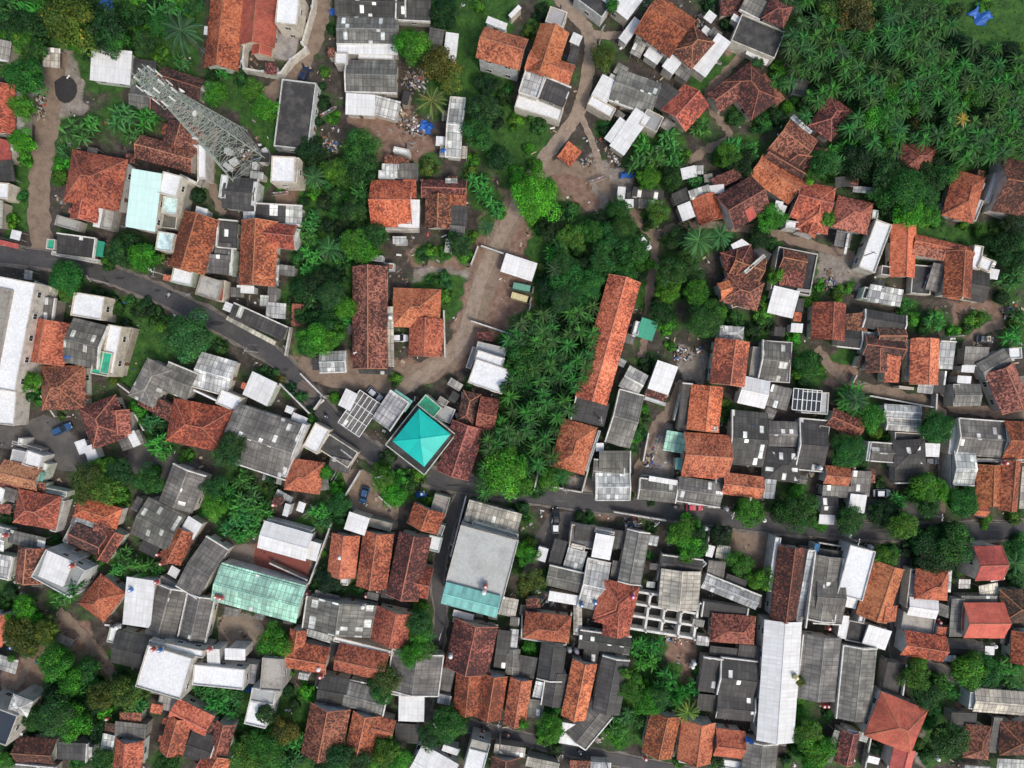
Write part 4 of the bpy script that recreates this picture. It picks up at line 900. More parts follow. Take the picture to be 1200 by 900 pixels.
def grid_face(mb, P00, P10, P11, P01, step, jit, drop_edges=(True, True, True, True), seed=0, thick=0.14):
    """a roof slope: eave P00->P10, top P01->P11; uneven, with a fascia"""
    P00, P10, P11, P01 = map(Vector, (P00, P10, P11, P01))
    L = max((P10-P00).length, (P11-P01).length); D = ((P01+P11)/2-(P00+P10)/2).length
    nu = max(1, round(L/step)); nv = max(1, round(D/step))
    def pt(i, j):
        u, v = i/nu, j/nv
        p_ = (P00*(1-u)+P10*u)*(1-v)+(P01*(1-u)+P11*u)*v
        if jit:
            k = jit*(1 if 0 < v < 1 or v == 0 else 0.2)
            p_ = p_+Vector(((hsh(p_.x, p_.y+seed)-.5)*k*(0.6 if (i in (0, nu) or j == 0) else 0), (hsh(p_.y+3, p_.x)-.5)*k*(0.6 if (i in (0, nu) or j == 0) else 0), (hsh(p_.x*1.3, p_.y)-.5)*k))
        return p_
    e = (P10-P00).normalized() if (P10-P00).length > 0.01 else (P11-P01).normalized()
    o = P00; g = {}
    for i in range(nu+1):
        for j in range(nv+1): g[i, j] = pt(i, j)
    up = (P01+P11-P00-P10)/2
    vdir = (up-e*up.dot(e)).normalized()
    def uvof(q): r = q-o; return (r.dot(e)+seed*3.7, r.dot(vdir)+seed*1.3)
    for i in range(nu):
        for j in range(nv):
            q = [g[i, j], g[i+1, j], g[i+1, j+1], g[i, j+1]]
            q2 = [q[0]]
            for a in q[1:]:
                if (a-q2[-1]).length > 1e-4: q2.append(a)
            if len(q2) > 3 and (q2[0]-q2[-1]).length < 1e-4: q2.pop()
            if len(q2) >= 3: mb.poly(q2, [uvof(a) for a in q2])
    dn = Vector((0, 0, -thick))
    def skirt(pts):
        for a, b in zip(pts[:-1], pts[1:]):
            mb.poly([a+dn, b+dn, b, a], [uvof(a), uvof(b), uvof(b), uvof(a)])
    if drop_edges[0]: skirt([g[i, 0] for i in range(nu+1)])
    if drop_edges[1]: skirt([g[nu, j] for j in range(nv+1)])
    if drop_edges[2]: skirt([g[i, nv] for i in range(nu, -1, -1)])
    if drop_edges[3]: skirt([g[0, j] for j in range(nv, -1, -1)])

def section(s, par, base, main, idx, bcol, wcol, bi):
    code, ax, ay, bx, by, d, h = s
    c, ty = code[0], code[1]
    if h is None:
        h = {'S': 2.7, 'F': 3.2, 'X': 2.8, 'U': 3.0}.get(ty, 2.9) if not (c in 'gkl' and ty in 'GV') else 2.9
    h += (hsh(ax, by)-0.5)*0.16
    Q = quad_of(s); ALLQ.append((Q, h, ty))
    P = [W(x, y, h)-base for x, y in Q]
    for q in P: q.z = h
    A, B, C, D_ = P
    ex = (B-A).normalized(); ey = (D_-A).normalized(); L = (B-A).length; Wd = (D_-A).length
    pt = lambda u, v, zz: A+ex*u+ey*v+Vector((0, 0, zz-h))
    tiled = c in 'Oorb' and ty != 'F' or (c == 'R' and ty != 'F')
    big = L*Wd > 12
    inset = min(0.6 if c in 'Oorb' else 0.35, L*0.12, Wd*0.12) if ty not in 'FU' else 0.0
    # --- walls
    wm = MB()
    u0, u1, v0, v1 = inset, L-inset, inset, Wd-inset
    ring = [(u0, v0), (u1, v0), (u1, v1), (u0, v1)]
    zt = h-0.03 if ty not in 'F' else h+0.35
    openp = (ty == 'X') or (ty == 'S' and h < 2.65 and L*Wd < 40)
    if ty == 'F' and h < 1.2: zt = h+0.04
    if ty == 'U': zt = h
    if openp:
        for (u, v) in ring:
            po = MB(); po.box(pt(u, v, h/2-0.05), (0.14, 0.14, h-0.1)); po.build('post', M_GREYWALL, par, None, (0.8, 0.8, 0.8))
    elif ty == 'U':
        n_ = max(2, round(L/3.4)); k_ = max(2, round(Wd/3.2)); M_ = Matrix.Rotation(math.atan2(ex.y, ex.x), 3, 'Z')
        for i in range(n_+1):
            zz = h*(0.75+0.3*hsh(i, 3)); wm.box(pt(L*i/n_, Wd/2, zz/2), (0.5, Wd, zz), M_)
        for j in range(k_+1):
            zz = h*(0.8+0.2*hsh(j, 5))+0.01*j; wm.box(pt(L/2, Wd*j/k_, zz/2), (L, 0.5, zz), M_)
        for i in range(n_+1):
            for j in range(k_+1):
                if hsh(i, j) > 0.3: wm.box(pt(L*i/n_, Wd*j/k_, h/2+0.4), (0.34, 0.34, h+0.8), M_)
    else:
        for i in range(4):
            (ua, va), (ub, vb) = ring[i], ring[(i+1) % 4]
            if ty in 'S':
                za = zt+(0.10*Wd)*(1-va/Wd)-0.06; zb = zt+(0.10*Wd)*(1-vb/Wd)-0.06
            else: za = zb = zt
            wm.poly([pt(ub, vb, 0), pt(ua, va, 0), pt(ua, va, za), pt(ub, vb, zb)])
        if ty == 'G':
            r = rise_of(c, Wd)
            for u in (u0, u1): wm.poly([pt(u, v0, h-0.04), pt(u, v1, h-0.04), pt(u, Wd/2, h-0.04+r*(Wd/2-inset)/(Wd/2))])
        if ty == 'V':
            r = rise_of(c, L)
            for v in (v0, v1): wm.poly([pt(u0, v, h-0.04), pt(u1, v, h-0.04), pt(L/2, v, h-0.04+r*(L/2-inset)/(L/2))])
        if ty == 'F' and h >= 1.2:      # parapet thickness
            t_ = 0.22
            for i in range(4):
                (ua, va), (ub, vb) = ring[i], ring[(i+1) % 4]
                ins = [(t_, t_), (L-t_, t_), (L-t_, Wd-t_), (t_, Wd-t_)]
                (ia, ja), (ib, jb) = ins[i], ins[(i+1) % 4]
                wm.poly([pt(ua, va, zt), pt(ia, ja, zt), pt(ib, jb, zt), pt(ub, vb, zt)])
                wm.poly([pt(ia, ja, zt), pt(ia, ja, h-0.05), pt(ib, jb, h-0.05), pt(ib, jb, zt)])
    wmat = M_GREYWALL if (c in 'kg' and ty == 'S') or (c == 'c' and ty != 'U') else M_WALL
    if ty == 'U': wcol = (1.25, 1.25, 1.22)
    if wm.f: wm.build('wall', wmat, par, None, wcol)
    # --- roof
    rm = MB(); j = (0.16 if tiled else 0.05); st = 1.3 if tiled else 2.4; sd_ = bi+idx
    mat = TM[c] if tiled and c in TM else sheet_mat(c)
    capm = MB(); cap = 0.13 if tiled else 0.12
    if ty == 'G':
        r = rise_of(c, Wd)
        grid_face(rm, pt(L, Wd, h), pt(0, Wd, h), pt(0, Wd/2, h+r), pt(L, Wd/2, h+r), st, j, (1, 1, 0, 1), sd_)
        grid_face(rm, pt(0, 0, h), pt(L, 0, h), pt(L, Wd/2, h+r), pt(0, Wd/2, h+r), st, j, (1, 1, 0, 1), sd_+.5)
        capm.tube([pt(0, Wd/2, h+r), pt(L, Wd/2, h+r)], [cap, cap], 6)
        if tiled:
            for u in (0, L):
                if hsh(u, ax) > 0.35: capm.tube([pt(u, 0, h), pt(u, Wd/2, h+r), pt(u, Wd, h)], [0.1]*3, 5)
    elif ty == 'V':
        r = rise_of(c, L)
        grid_face(rm, pt(0, Wd, h), pt(0, 0, h), pt(L/2, 0, h+r), pt(L/2, Wd, h+r), st, j, (1, 1, 0, 1), sd_)
        grid_face(rm, pt(L, 0, h), pt(L, Wd, h), pt(L/2, Wd, h+r), pt(L/2, 0, h+r), st, j, (1, 1, 0, 1), sd_+.5)
        capm.tube([pt(L/2, 0, h+r), pt(L/2, Wd, h+r)], [cap, cap], 6)
        if tiled:
            for v in (0, Wd):
                if hsh(v, ay) > 0.35: capm.tube([pt(0, v, h), pt(L/2, v, h+r), pt(L, v, h)], [0.1]*3, 5)
    elif ty in 'HP':
        S_ = min(L, Wd); r = rise_of(c, S_) if ty == 'H' else S_*0.2
        if ty == 'P': E1 = E2 = pt(L/2, Wd/2, h+r)
        elif L >= Wd: k_ = min(Wd/2, L*0.42); E1 = pt(k_, Wd/2, h+r); E2 = pt(L-k_, Wd/2, h+r)
        else: k_ = min(L/2, Wd*0.42); E1 = pt(L/2, k_, h+r); E2 = pt(L/2, Wd-k_, h+r)
        a, b, c2, d2 = pt(0, 0, h), pt(L, 0, h), pt(L, Wd, h), pt(0, Wd, h)
        if L >= Wd:
            F4 = [(a, b, E2, E1), (b, c2, E2, E2), (c2, d2, E1, E2), (d2, a, E1, E1)]
        else:
            F4 = [(a, b, E1, E1), (b, c2, E2, E1), (c2, d2, E2, E2), (d2, a, E1, E2)]
        for n_, q in enumerate(F4): grid_face(rm, *q, st, j*0.6, (1, 0, 0, 0), sd_+n_*0.3)
        if (E1-E2).length > 0.2: capm.tube([E1, E2], [cap, cap], 6)
        for q, e in ((a, E1), (b, E2 if L >= Wd else E1), (c2, E2), (d2, E1 if L >= Wd else E2)): capm.tube([q, e], [cap*0.8]*2, 5)
        if ty == 'P': capm.tube([E1, E1+Vector((0, 0, 0.9))], [0.16, 0.05], 6)
    elif ty == 'S':
        rr = 0.10*Wd
        grid_face(rm, pt(L, Wd, h), pt(0, Wd, h), pt(0, 0, h+rr), pt(L, 0, h+rr), st, j, (1, 1, 1, 1), sd_)
    elif ty == 'F':
        t_ = 0.2 if h >= 1.2 else 0.0
        if t_*2.5 > min(L, Wd): t_ = 0.0
        zz = h+ (0.06 if t_ == 0 else 0); zz = max(zz, zt+0.01) if t_ == 0 else h
        rm.poly([pt(t_, Wd-t_, zz), pt(L-t_, Wd-t_, zz), pt(L-t_, t_, zz), pt(t_, t_, zz)], [(0, 0), (L, 0), (L, Wd), (0, Wd)])
        mat = crete_mat(c)
    elif ty == 'X':
        rm.poly([pt(0, Wd, h), pt(L, Wd, h), pt(L, 0, h), pt(0, 0, h)], [(0, 0), (L, 0), (L, Wd), (0, Wd)])
        mat = M_GLASS if c == 'K' else sheet_mat('g')
        n_ = max(2, round(L/1.1)); k_ = max(1, round(Wd/2.6))
        for i in range(n_+1): capm.tube([pt(L*i/n_, 0, h+0.1), pt(L*i/n_, Wd, h+0.1)], [0.11]*2, 4)
        for i in range(k_+1): capm.tube([pt(0, Wd*i/k_, h+0.16), pt(L, Wd*i/k_, h+0.16)], [0.1]*2, 4)
    elif ty == 'U':
        rm.poly([pt(0, Wd, 0.25), pt(L, Wd, 0.25), pt(L, 0, 0.25), pt(0, 0, 0.25)]); mat = crete_mat('k')
    if rm.f:
        v = (0.8+0.5*hsh(ax, ay))*BRIGHT.get((ax, ay), 1); vr = [v, v*(0.94+0.3*hsh(ay, 3)), v*(0.82+0.26*hsh(ax, 4))]
        if not tiled: vr = [v*(0.98+0.06*hsh(ay, 3)), v*(0.98+0.04*hsh(ay, 4)), v*(0.93+0.09*hsh(ax, 5))]
        if c in 'wTn': v = 0.92+0.12*hsh(ax, ay); vr = [v, v, v]
        ro = rm.build('roof' if ty != 'U' else 'floor_slab', mat, par, None, vr)
        if capm.f and (tiled or ty in 'X' or big):
            capmat = M_RIDGE if tiled else (M_WHITE if ty == 'X' else mat)
            capm.build('ridge_cap' if ty != 'X' else 'beam_grid', capmat, ro, None, [q*(1.0 if c in 'wTn' else 1.25) for q in vr] if ty != 'X' else (1, 1, 1))
    if c in 'gkl' and ty in 'GVS' and L*Wd > 20 and not openp:
        for n_, (a_, b_) in enumerate((((0, 0), (L, 0)), ((L, 0), (L, Wd)), ((L, Wd), (0, Wd)), ((0, Wd), (0, 0)))):
            if hsh(ax+n_*3.1, by) < 0.66: continue
            if (ty == 'G' and n_ in (1, 3)) or (ty == 'V' and n_ in (0, 2)): ap = (h+0.25, h+rise_of(c, Wd if ty == 'G' else L)+0.3)
            else: ap = (h+0.3+(0.1*Wd if ty == 'S' and n_ != 2 else 0),)*2
            A3 = pt(a_[0], a_[1], 0); B3 = pt(b_[0], b_[1], 0); M3 = (A3+B3)/2; pm = MB(); nn = (B3-A3).normalized(); oo = Vector((nn.y, -nn.x, 0))*0.14
            for P1, z1, P2, z2 in ((A3, ap[0], M3, ap[1]), (M3, ap[1], B3, ap[0])):
                q = [P1+oo, P2+oo, P2-oo, P1-oo]; zz = [z1, z2, z2, z1]
                T3 = [Vector((v_.x, v_.y, z_)) for v_, z_ in zip(q, zz)]; B4 = [Vector((v_.x, v_.y, z_-0.7)) for v_, z_ in zip(q, zz)]
                pm.poly(T3)
                for k3 in range(4): pm.poly([B4[k3], B4[(k3+1) % 4], T3[(k3+1) % 4], T3[k3]])
            pm.build('parapet', M_WALL, par, None, (1.15, 1.15, 1.12))
    # --- openings on the sides the photograph looks at
    if not openp and ty != 'U' and h >= 2.6 and (main or h >= 4.8):
        cc = base+(A+C)/2
        sides = [((u0, v0), (u1, v0), -ey), ((u1, v0), (u1, v1), ex), ((u1, v1), (u0, v1), ey), ((u0, v1), (u0, v0), -ex)]
        done = False
        for (a_, b_, nn) in sides:
            if nn.x*(-cc.x)+nn.y*(-cc.y) < 0.25*cc.length and cc.length > 25: continue
            a3 = pt(a_[0], a_[1], 0); b3 = pt(b_[0], b_[1], 0); LL = (b3-a3).length
            n_ = int((LL-0.8)//3.6)
            if n_ < 1: continue
            n_ = min(n_, 5); rz = math.atan2(nn.y, nn.x)-math.pi/2
            for i in range(n_):
                q = a3+(b3-a3)*((i+0.5)/n_)+nn*0.012; f_ = n_//2
                lv = [1.5] if h < 4.8 else [1.5, h-1.35]
                for z_ in lv:
                    if i == f_ and not done and z_ == 1.5:
                        dr = put('door', DOOR, par, (q.x, q.y, 0.05), wallpal[(bi*3) % 7], rz); put('handle', KNOB, dr); done = True
                    else: put('window', WIN, par, (q.x, q.y, z_), None, rz)
    return h
def rise_of(c, span):
    k = {'R': 0.26, 'T': 0.2}.get(c, 0.29 if c in 'Oorb' else 0.13)
    return span*k
LOOKC = {'O': 'orange tiled', 'o': 'pale orange tiled', 'r': 'dark red tiled', 'b': 'brown tiled', 'R': 'smooth red roofed', 'w': 'white roofed', 'l': 'pale grey roofed', 'g': 'grey sheet roofed', 'k': 'charcoal roofed',
         'n': 'pale green roofed', 't': 'turquoise roofed', 's': 'pale blue roofed', 'T': 'bright turquoise roofed', 'G': 'emerald green roofed', 'B': 'blue roofed', 'K': 'dark blue roofed', 'Y': 'yellow floored', 'c': 'bare concrete'}
LM = [  # px, py, phrase for others, own label, kind
 (495, 513, 'the turquoise pyramid roof', 'bright turquoise pyramid roofed house with a railed terrace in the bend of the road', 'b'),
 (560, 655, 'the big pale grey rooftop', 'large flat pale grey rooftop hall with turquoise sheeting at its lower end', 'b'),
 (903, 790, 'the long white roofed hall', 'very long narrow white roofed hall running downwards beside charcoal roofs', 'b'),
 (300, 690, 'the long green roofed hall', 'long pale green sheet roofed hall with a darker turquoise strip', 'b'),
 (782, 722, 'the roofless building site', 'unfinished roofless building with open white walled rooms', 'b'),
 (705, 400, 'the long orange school roof', 'very long orange tiled building slanting along the edge of the palm grove', 'b'),
 (313, 25, 'the red roofed white villa', 'smooth red roofed house with white terrace inside a curved white garden wall', 'b'),
 (183, 222, 'the pale blue roofed house', 'pale blue flat sloping roofed house with white rear block beside orange roofs', 'b'),
 (5, 400, 'the big white stained building', 'large white building with a black stained rooftop at the picture edge', 'b'),
 (1058, 850, 'the smooth red hipped roof', 'large smooth red hipped roof house beside a yellow strip', 'b'),
 (947, 467, 'the dark glass grid roof', 'dark glazed roof with a white grid of beams', 'b'),
 (762, 385, 'the emerald green shed', 'small emerald green roofed shed with a white edge beside the earth path', 'b'),
 (1157, 661, 'the pinkish red box house', 'tall box shaped house with pinkish red gable roof and cream wall', 'b'),
 (190, 785, 'the bright white box house', 'bright white flat roofed box house above the bushy garden', 'b'),
 (575, 425, 'the white walled terrace house', 'white stepped terrace house with a small dark skylight grid beside the palms', 'b'),
 (608, 314, 'the minibus shed', 'white sloping shed roof in the brown clearing behind two parked minibuses', 'b'),
 (668, 182, 'the little orange brick stack', 'small orange tiled shelter alone between the forked lanes', 'b'),
 (537, 148, 'the long pale slatted shed', 'long narrow pale grey shed of slatted sheets beside the scrap yard', 'b'),
 (331, 198, 'the white cube roof', 'small plain white cube building beside the foot of the lattice mast', 'b'),
 (1165, 100, 'the wild palm thicket', None, ''), (1000, 60, 'the tall palm grove', None, ''),
 (500, 375, 'the wide orange hipped house', 'wide orange hipped roof house standing alone beside the curving lane', 'b'),
 (1075, 425, 'the grey winged orange house', 'bright orange ridge roof house with a pale grey sheet wing', 'b'),
 (1030, 290, 'the tall white strip roof', 'narrow white sheet roof joined along an orange tiled house', 'b'),
 (340, 780, 'the narrow rooftop terrace', 'narrow white edged rooftop terrace building with red trim at its tip', 'b'),
 (712, 712, 'the orange roof among greys', 'orange tiled hipped house among grey sheet roofs, left of the roofless building site', 'b'), (110, 405, 'the white balcony house', 'grey ribbed roof house with a white and pale green balcony frame', 'b'),
 (918, 685, 'the long brown red roof', 'long brown red tiled hall with white side wall and grey strip', 'b'),
 (560, 805, 'the triple orange roofs', 'three joined orange tiled roofs in a row above the lower lane', 'b'), (1165, 823, 'the long grey slab roof', 'long grey concrete roof lying across below the bushy palms', 'b'),
]
LM = [l for l in LM if l[3] or l[4] == '' or True]
for bi, secs in enumerate(BLD):
    q0 = quad_of(secs[0]); cx = sum(q[0] for q in q0)/4; cy = sum(q[1] for q in q0)/4
    h0 = secs[0][6] or 3.0
    base = W(cx, cy, h0); base.z = 0
    area = sum(math.hypot(s[3]-s[1], s[4]-s[2])*s[5] for s in secs)*MPP*MPP
    c0, t0 = secs[0][0][0], secs[0][0][1]
    if t0 in 'U': nm, cat = 'building_site', 'building'
    elif t0 == 'X': nm, cat = 'pergola', 'pergola'
    elif h0 < 2.65 and t0 in 'SF' and area < 60: nm, cat = 'lean_to', 'lean-to'
    elif c0 in 'Oorb' : nm, cat = 'house', 'house'
    elif t0 in 'S' and area < 45: nm, cat = 'shed', 'shed'
    elif t0 == 'F': nm, cat = 'flat_roofed_building', 'building'
    elif t0 in 'GV' and c0 in 'gkln' : nm, cat = 'sheet_roofed_building', 'building'
    elif c0 == 'R' or t0 in 'HP': nm, cat = 'house', 'house'
    else: nm, cat = 'outbuilding', 'building'
    r_ = root(nm, base)
    wc = wallpal[int(hsh(cx, cy)*7)]; 
    for i, s in enumerate(secs): section(s, r_, base, i == 0 and area > 25, i, None, wc, bi)
    size = 'tiny' if area < 14 else 'small' if area < 40 else 'large' if area > 190 else 'middling' if area < 90 else 'broad'
    noun = {'house': 'house', 'lean_to': 'lean-to', 'shed': 'shed', 'building_site': 'site', 'pergola': 'pergola'}.get(nm, 'building')
    look = f"{size} {LOOKC.get(c0, 'grey')} {noun}"
    own = None
    ext = [quad_of(s) for s in secs[:3]]
    for l in LM:
        if l[4] == 'b' and any(bool(inpoly(np.array([l[0]]), np.array([l[1]]), e)[0]) for e in ext[:2]) and l[3] and not l[3].startswith('#'):
            own = l[3]; LM[LM.index(l)] = (l[0], l[1], l[2], '#'+l[3], l[4]); break
    reg(r_, cx, cy, look, cat, {'house': 'houses of the village', 'shed': 'sheds between the houses', 'lean-to': 'lean-tos against the houses'}.get(cat, 'other roofed buildings'), own)

def roof_z(px, py):
    z_ = 0
    for Q, h, ty in ALLQ:
        if bool(inpoly(np.array([px]), np.array([py]), Q)[0]): z_ = max(z_, h)
    return z_
# ---------------- lattice mast ----------------
def mast():
    bx, by, H = 284, 186, 41.0
    b0 = W(bx, by); r_ = root('lattice_mast', b0, R(38))
    bw, tw = 4.8, 1.15
    hw = lambda z_: bw+(tw-bw)*min(1, z_/34.0)
    cn = lambda k, z_: Vector((hw(z_)*(1 if k in (0, 3) else -1), hw(z_)*(1 if k in (0, 1) else -1), z_))
    for k in range(4):
        m_ = MB(); zs = [H*i/14 for i in range(15)]
        m_.tube([cn(k, z_) for z_ in zs], [0.14-0.004*i for i in range(15)], 5); m_.build('leg', M_STEEL, r_)
    m_ = MB(); zs = [0]; 
    while zs[-1] < H-1: zs.append(min(H, zs[-1]+max(1.5, hw(zs[-1])*0.8)))
    for a, b in zip(zs[:-1], zs[1:]):
        for k in range(4):
            k2 = (k+1) % 4
            m_.bar(cn(k, a), cn(k2, b), 0.085); m_.bar(cn(k2, a), cn(k, b), 0.085); m_.bar(cn(k, b), cn(k2, b), 0.09)
            m_.bar((cn(k, a)+cn(k2, a))/2, (cn(k, b)+cn(k2, b))/2, 0.06)
        m_.bar(cn(0, b), cn(2, b), 0.08); m_.bar(cn(1, b), cn(3, b), 0.08)
    m_.build('bracing', M_STEEL, r_)
    m_ = MB()
    for k in (-0.25, 0.25): m_.bar((k, 0.9, 0), (k, 0.9, H), 0.07)
    for i in range(80): m_.bar((-0.25, 0.9, 0.5+i*0.5), (0.25, 0.9, 0.5+i*0.5), 0.05)
    m_.build('ladder', M_STEEL, r_)
    m_ = MB()
    for zz in (33.0, 37.5):
        for s_ in (-1.9, -1.2, 1.2, 1.9): m_.bar((s_, -1.9, zz), (s_, 1.9, zz), .1); m_.bar((-1.9, s_, zz), (1.9, s_, zz), .1)
    m_.build('platform', M_STEEL, r_)
    for i in range(16):
        a = i*math.pi/4.0+0.3*(i//8); z_ = (38.5, 34.2)[i // 8]; rr = 2.1
        m_ = MB(); M_ = Matrix.Rotation(a, 3, 'Z'); q = Vector((math.cos(a)*rr, math.sin(a)*rr, z_))
        m_.box(q, (0.2, 0.3, 1.9), M_); m_.bar(q, Vector((q.x*0.6, q.y*0.6, z_)), 0.08); m_.build('panel_antenna', M_WHITE, r_)
    for z_, a in ((30, 0.4), (26, 2.2), (22, 4.0), (28, 5.2), (17, 3.4)):
        q = Vector((math.cos(a), math.sin(a), 0))*(hw(z_)*1.25+0.3)+Vector((0, 0, z_)); dd = Vector((math.cos(a), math.sin(a), 0))
        m_ = MB(); m_.tube([q, q+dd*0.35, q+dd*0.4], [0.25, 0.6, 0.6], 14); m_.build('dish_antenna', M_WHITE, r_)
    reg(r_, 284, 186, 'mast', 'mast', None, 'tall tapering steel lattice mast with white antennas standing among brown roofs')
    # equipment cabinets in the fenced compound
    for i, (x, y) in enumerate(((268, 178), (275, 190), (290, 197), (300, 196), (312, 178), (268, 196), (309, 190))):
        m_ = MB(); m_.box((0, 0, 0.85), (1.7 if i % 2 else 1.1, 1.0, 1.5)); 
        q = root('equipment_cabinet', W(x, y, 0.8)*Vector((1, 1, 0)) if False else Vector((W(x, y, .8).x, W(x, y, .8).y, 0)), i*0.5)
        m_.build('cabinet_body', M_WHITE, q); k_ = MB(); k_.box((0, 0, 1.66), (1.9 if i % 2 else 1.3, 1.2, 0.1)); k_.build('lid', M_FRAME, q)
        kk = MB(); kk.box((0, 0, 0.05), (1.9, 1.2, 0.1)); kk.build('plinth', M_GREYWALL, q)
        reg(q, x, y, 'white steel equipment cabinet', 'cabinet', 'cabinets at the mast foot')
mast()

# ---------------- boundary walls ----------------
for i, P in enumerate(WALLS):
    mb = MB(); cp = MB(); o = W(*P[0])
    hh = 1.5+0.5*hsh(i, 1)
    for a, b in zip(P[:-1], P[1:]):
        A = W(a[0], a[1], hh); B = W(b[0], b[1], hh); A.z = B.z = 0; d = B-A
        if d.length < 0.3: continue
        M_ = Matrix.Rotation(math.atan2(d.y, d.x), 3, 'Z'); c_ = (A+B)/2-o
        mb.box(c_+Vector((0, 0, hh/2)), (d.length, 0.18, hh), M_); cp.box(c_+Vector((0, 0, hh+0.05)), (d.length+0.12, 0.32, 0.1), M_)
        for k_ in range(int(d.length//3)+1):
            q = A+d*(k_/max(1, int(d.length//3)))-o; mb.box(q+Vector((0, 0, hh/2+0.03)), (0.3, 0.3, hh+0.06), M_)
    r_ = root('boundary_wall', o); mb.build('wall_panel', M_WALL if hsh(i, 2) > 0.4 else M_GREYWALL, r_, None, (0.9, 0.88, 0.8)); cp.build('coping', M_WALL, r_, None, (1, 1, 1))
    mx = sum(p_[0] for p_ in P)/len(P); my = sum(p_[1] for p_ in P)/len(P)
    reg(r_, mx, my, 'thin plastered boundary wall', 'wall', 'boundary walls of the yards')
# curved white wall of the villa
P = [(368, -12), (366, 8), (354, 50), (358, 56), (340, 70), (328, 86), (308, 84), (286, 80), (284, 72), (286, 53)]
mb = MB(); o = W(300, 80); hh = 2.4
for a, b in zip(P[:-1], P[1:]):
    A = W(*a, hh); B = W(*b, hh); A.z = B.z = 0; d = B-A
    mb.box((A+B)/2-o+Vector((0, 0, hh/2)), (d.length+0.3, 0.45, hh), Matrix.Rotation(math.atan2(d.y, d.x), 3, 'Z'))
r_ = root('garden_wall', o); mb.build('wall_panel', M_WALL, r_, None, (1, 0.98, 0.9))
cp = MB()
for a in P: q = W(*a, hh)-o; q.z = hh/2+0.1; cp.box(q, (0.6, 0.6, hh+0.25))
cp.build('pier', M_WALL, r_, None, (1, 1, 1))
reg(r_, 320, 80, 'garden wall', 'wall', None, 'curved thick white garden wall around the smooth red roofed villa')

# ---------------- vegetation meshes ----------------
def rv(r): return Vector((r.gauss(0, 1), r.gauss(0, 1), r.gauss(0, 1))).normalized()
def crown_mesh(seed, n=2600, lumps_=20, leaf=0.095, flat=0.75):
    r = random.Random(seed); mb = MB(); cl = []
    for i in range(lumps_):
        a = i*2.399+r.uniform(-.3, .3); rr = math.sqrt((i+0.6)/lumps_)*0.74*r.uniform(0.72, 1.2)
        s = r.uniform(0.15, 0.42)
        cl.append((Vector((rr*math.cos(a), rr*math.sin(a), (0.62*math.sqrt(max(0, 1-rr*rr*1.2)))*r.uniform(0.8, 1.15))), s, r.uniform(0.6, 1.45), r.uniform(-0.15, 0.15)))
    tot = sum(s*s for _, s, _, _ in cl)
    for c, s, tn, hu in cl:
        for _ in range(int(n*s*s/tot)):
            d = rv(r)
            if d.z < -0.35: d.z *= -1
            p_ = c+Vector((d.x*s, d.y*s, d.z*s*0.85))*r.uniform(0.72, 1.08)
            nn = (d+rv(r)*0.55+Vector((0, 0, 0.25))).normalized(); u = nn.orthogonal().normalized(); u.rotate(Matrix.Rotation(r.uniform(0, 6.28), 3, nn)); w_ = nn.cross(u)
            L = leaf*r.uniform(0.6, 1.25)*0.5; k = tn*r.uniform(0.4, 1.6); dead = r.random() < 0.035
            mb.poly([p_-u*L, p_-w_*L*0.6+u*L*0.1, p_+u*L, p_+w_*L*0.6-u*L*0.1], None, 0, (k*3.0, k*1.2, k) if dead else (k*(1+hu), k, k*(0.9-hu)))
    for _ in range(int(n*0.12)):       # loose inner sprays
        d = rv(r); p_ = Vector((d.x*0.6, d.y*0.6, abs(d.z)*0.35+0.05)); u = rv(r); w_ = u.orthogonal().normalized(); L = leaf*0.9; k = r.uniform(0.5, 0.9)
        mb.poly([p_-u*L, p_-w_*L*.6, p_+u*L, p_+w_*L*.6], None, 0, (k, k, k))
    return mb.mesh('crown', [M_LEAF])
CROWNS = [crown_mesh(11+i, 3600, (18, 24, 14, 28)[i % 4]) for i in range(6)]
FINE = [crown_mesh(51+i, 11000, 44, 0.075) for i in range(2)]
BUSH = [crown_mesh(31+i, 900, 9, 0.17) for i in range(4)]
def trunk_mesh(seed):
    r = random.Random(seed); mb = MB(); bend = Vector((r.uniform(-.08, .08), r.uniform(-.08, .08), 0))
    mb.tube([(0, 0, -0.05), (0, 0, 0.3), bend+Vector((0, 0, 0.62)), bend*1.5+Vector((0, 0, 1.0))], [0.075, 0.05, 0.04, 0.02], 7)
    for i in range(6):
        a = i*1.05+r.uniform(-.2, .2); e = Vector((math.cos(a)*0.55, math.sin(a)*0.55, r.uniform(0.95, 1.15)))
        mb.tube([bend+Vector((0, 0, 0.5+0.05*i)), (bend+e)/2+Vector((0, 0, 0.3)), e], [0.03, 0.02, 0.008], 5)
    return mb.mesh('trunk', [M_BARK])
TRUNKS = [trunk_mesh(i) for i in range(4)]
def blade(mb, o, a, L, wd, rise, droop, r, tone, seg=5):
    """one broad arching leaf folded along its midrib"""
    dx, dy = math.cos(a), math.sin(a); nx_, ny_ = -dy, dx; rows = []
    for i in range(seg+1):
        t_ = i/seg; h_ = rise*t_-droop*t_*t_; w_ = wd*math.sin(math.pi*min(1, 0.12+0.88*t_))**0.6*(1 if t_ < 0.98 else 0.15)
        c_ = Vector(o)+Vector((dx*L*t_, dy*L*t_, h_)); rows.append((c_+Vector((nx_*w_, ny_*w_, -w_*0.35)), c_, c_-Vector((nx_*w_, ny_*w_, w_*0.35))))
    for i in range(seg):
        k = tone*r.uniform(0.88, 1.1)
        for s in (0, 1):
            kk = k*(1.0 if s else 0.93)
            mb.poly([rows[i][s], rows[i][s+1], rows[i+1][s+1], rows[i+1][s]], None, 0, (kk, kk, kk))
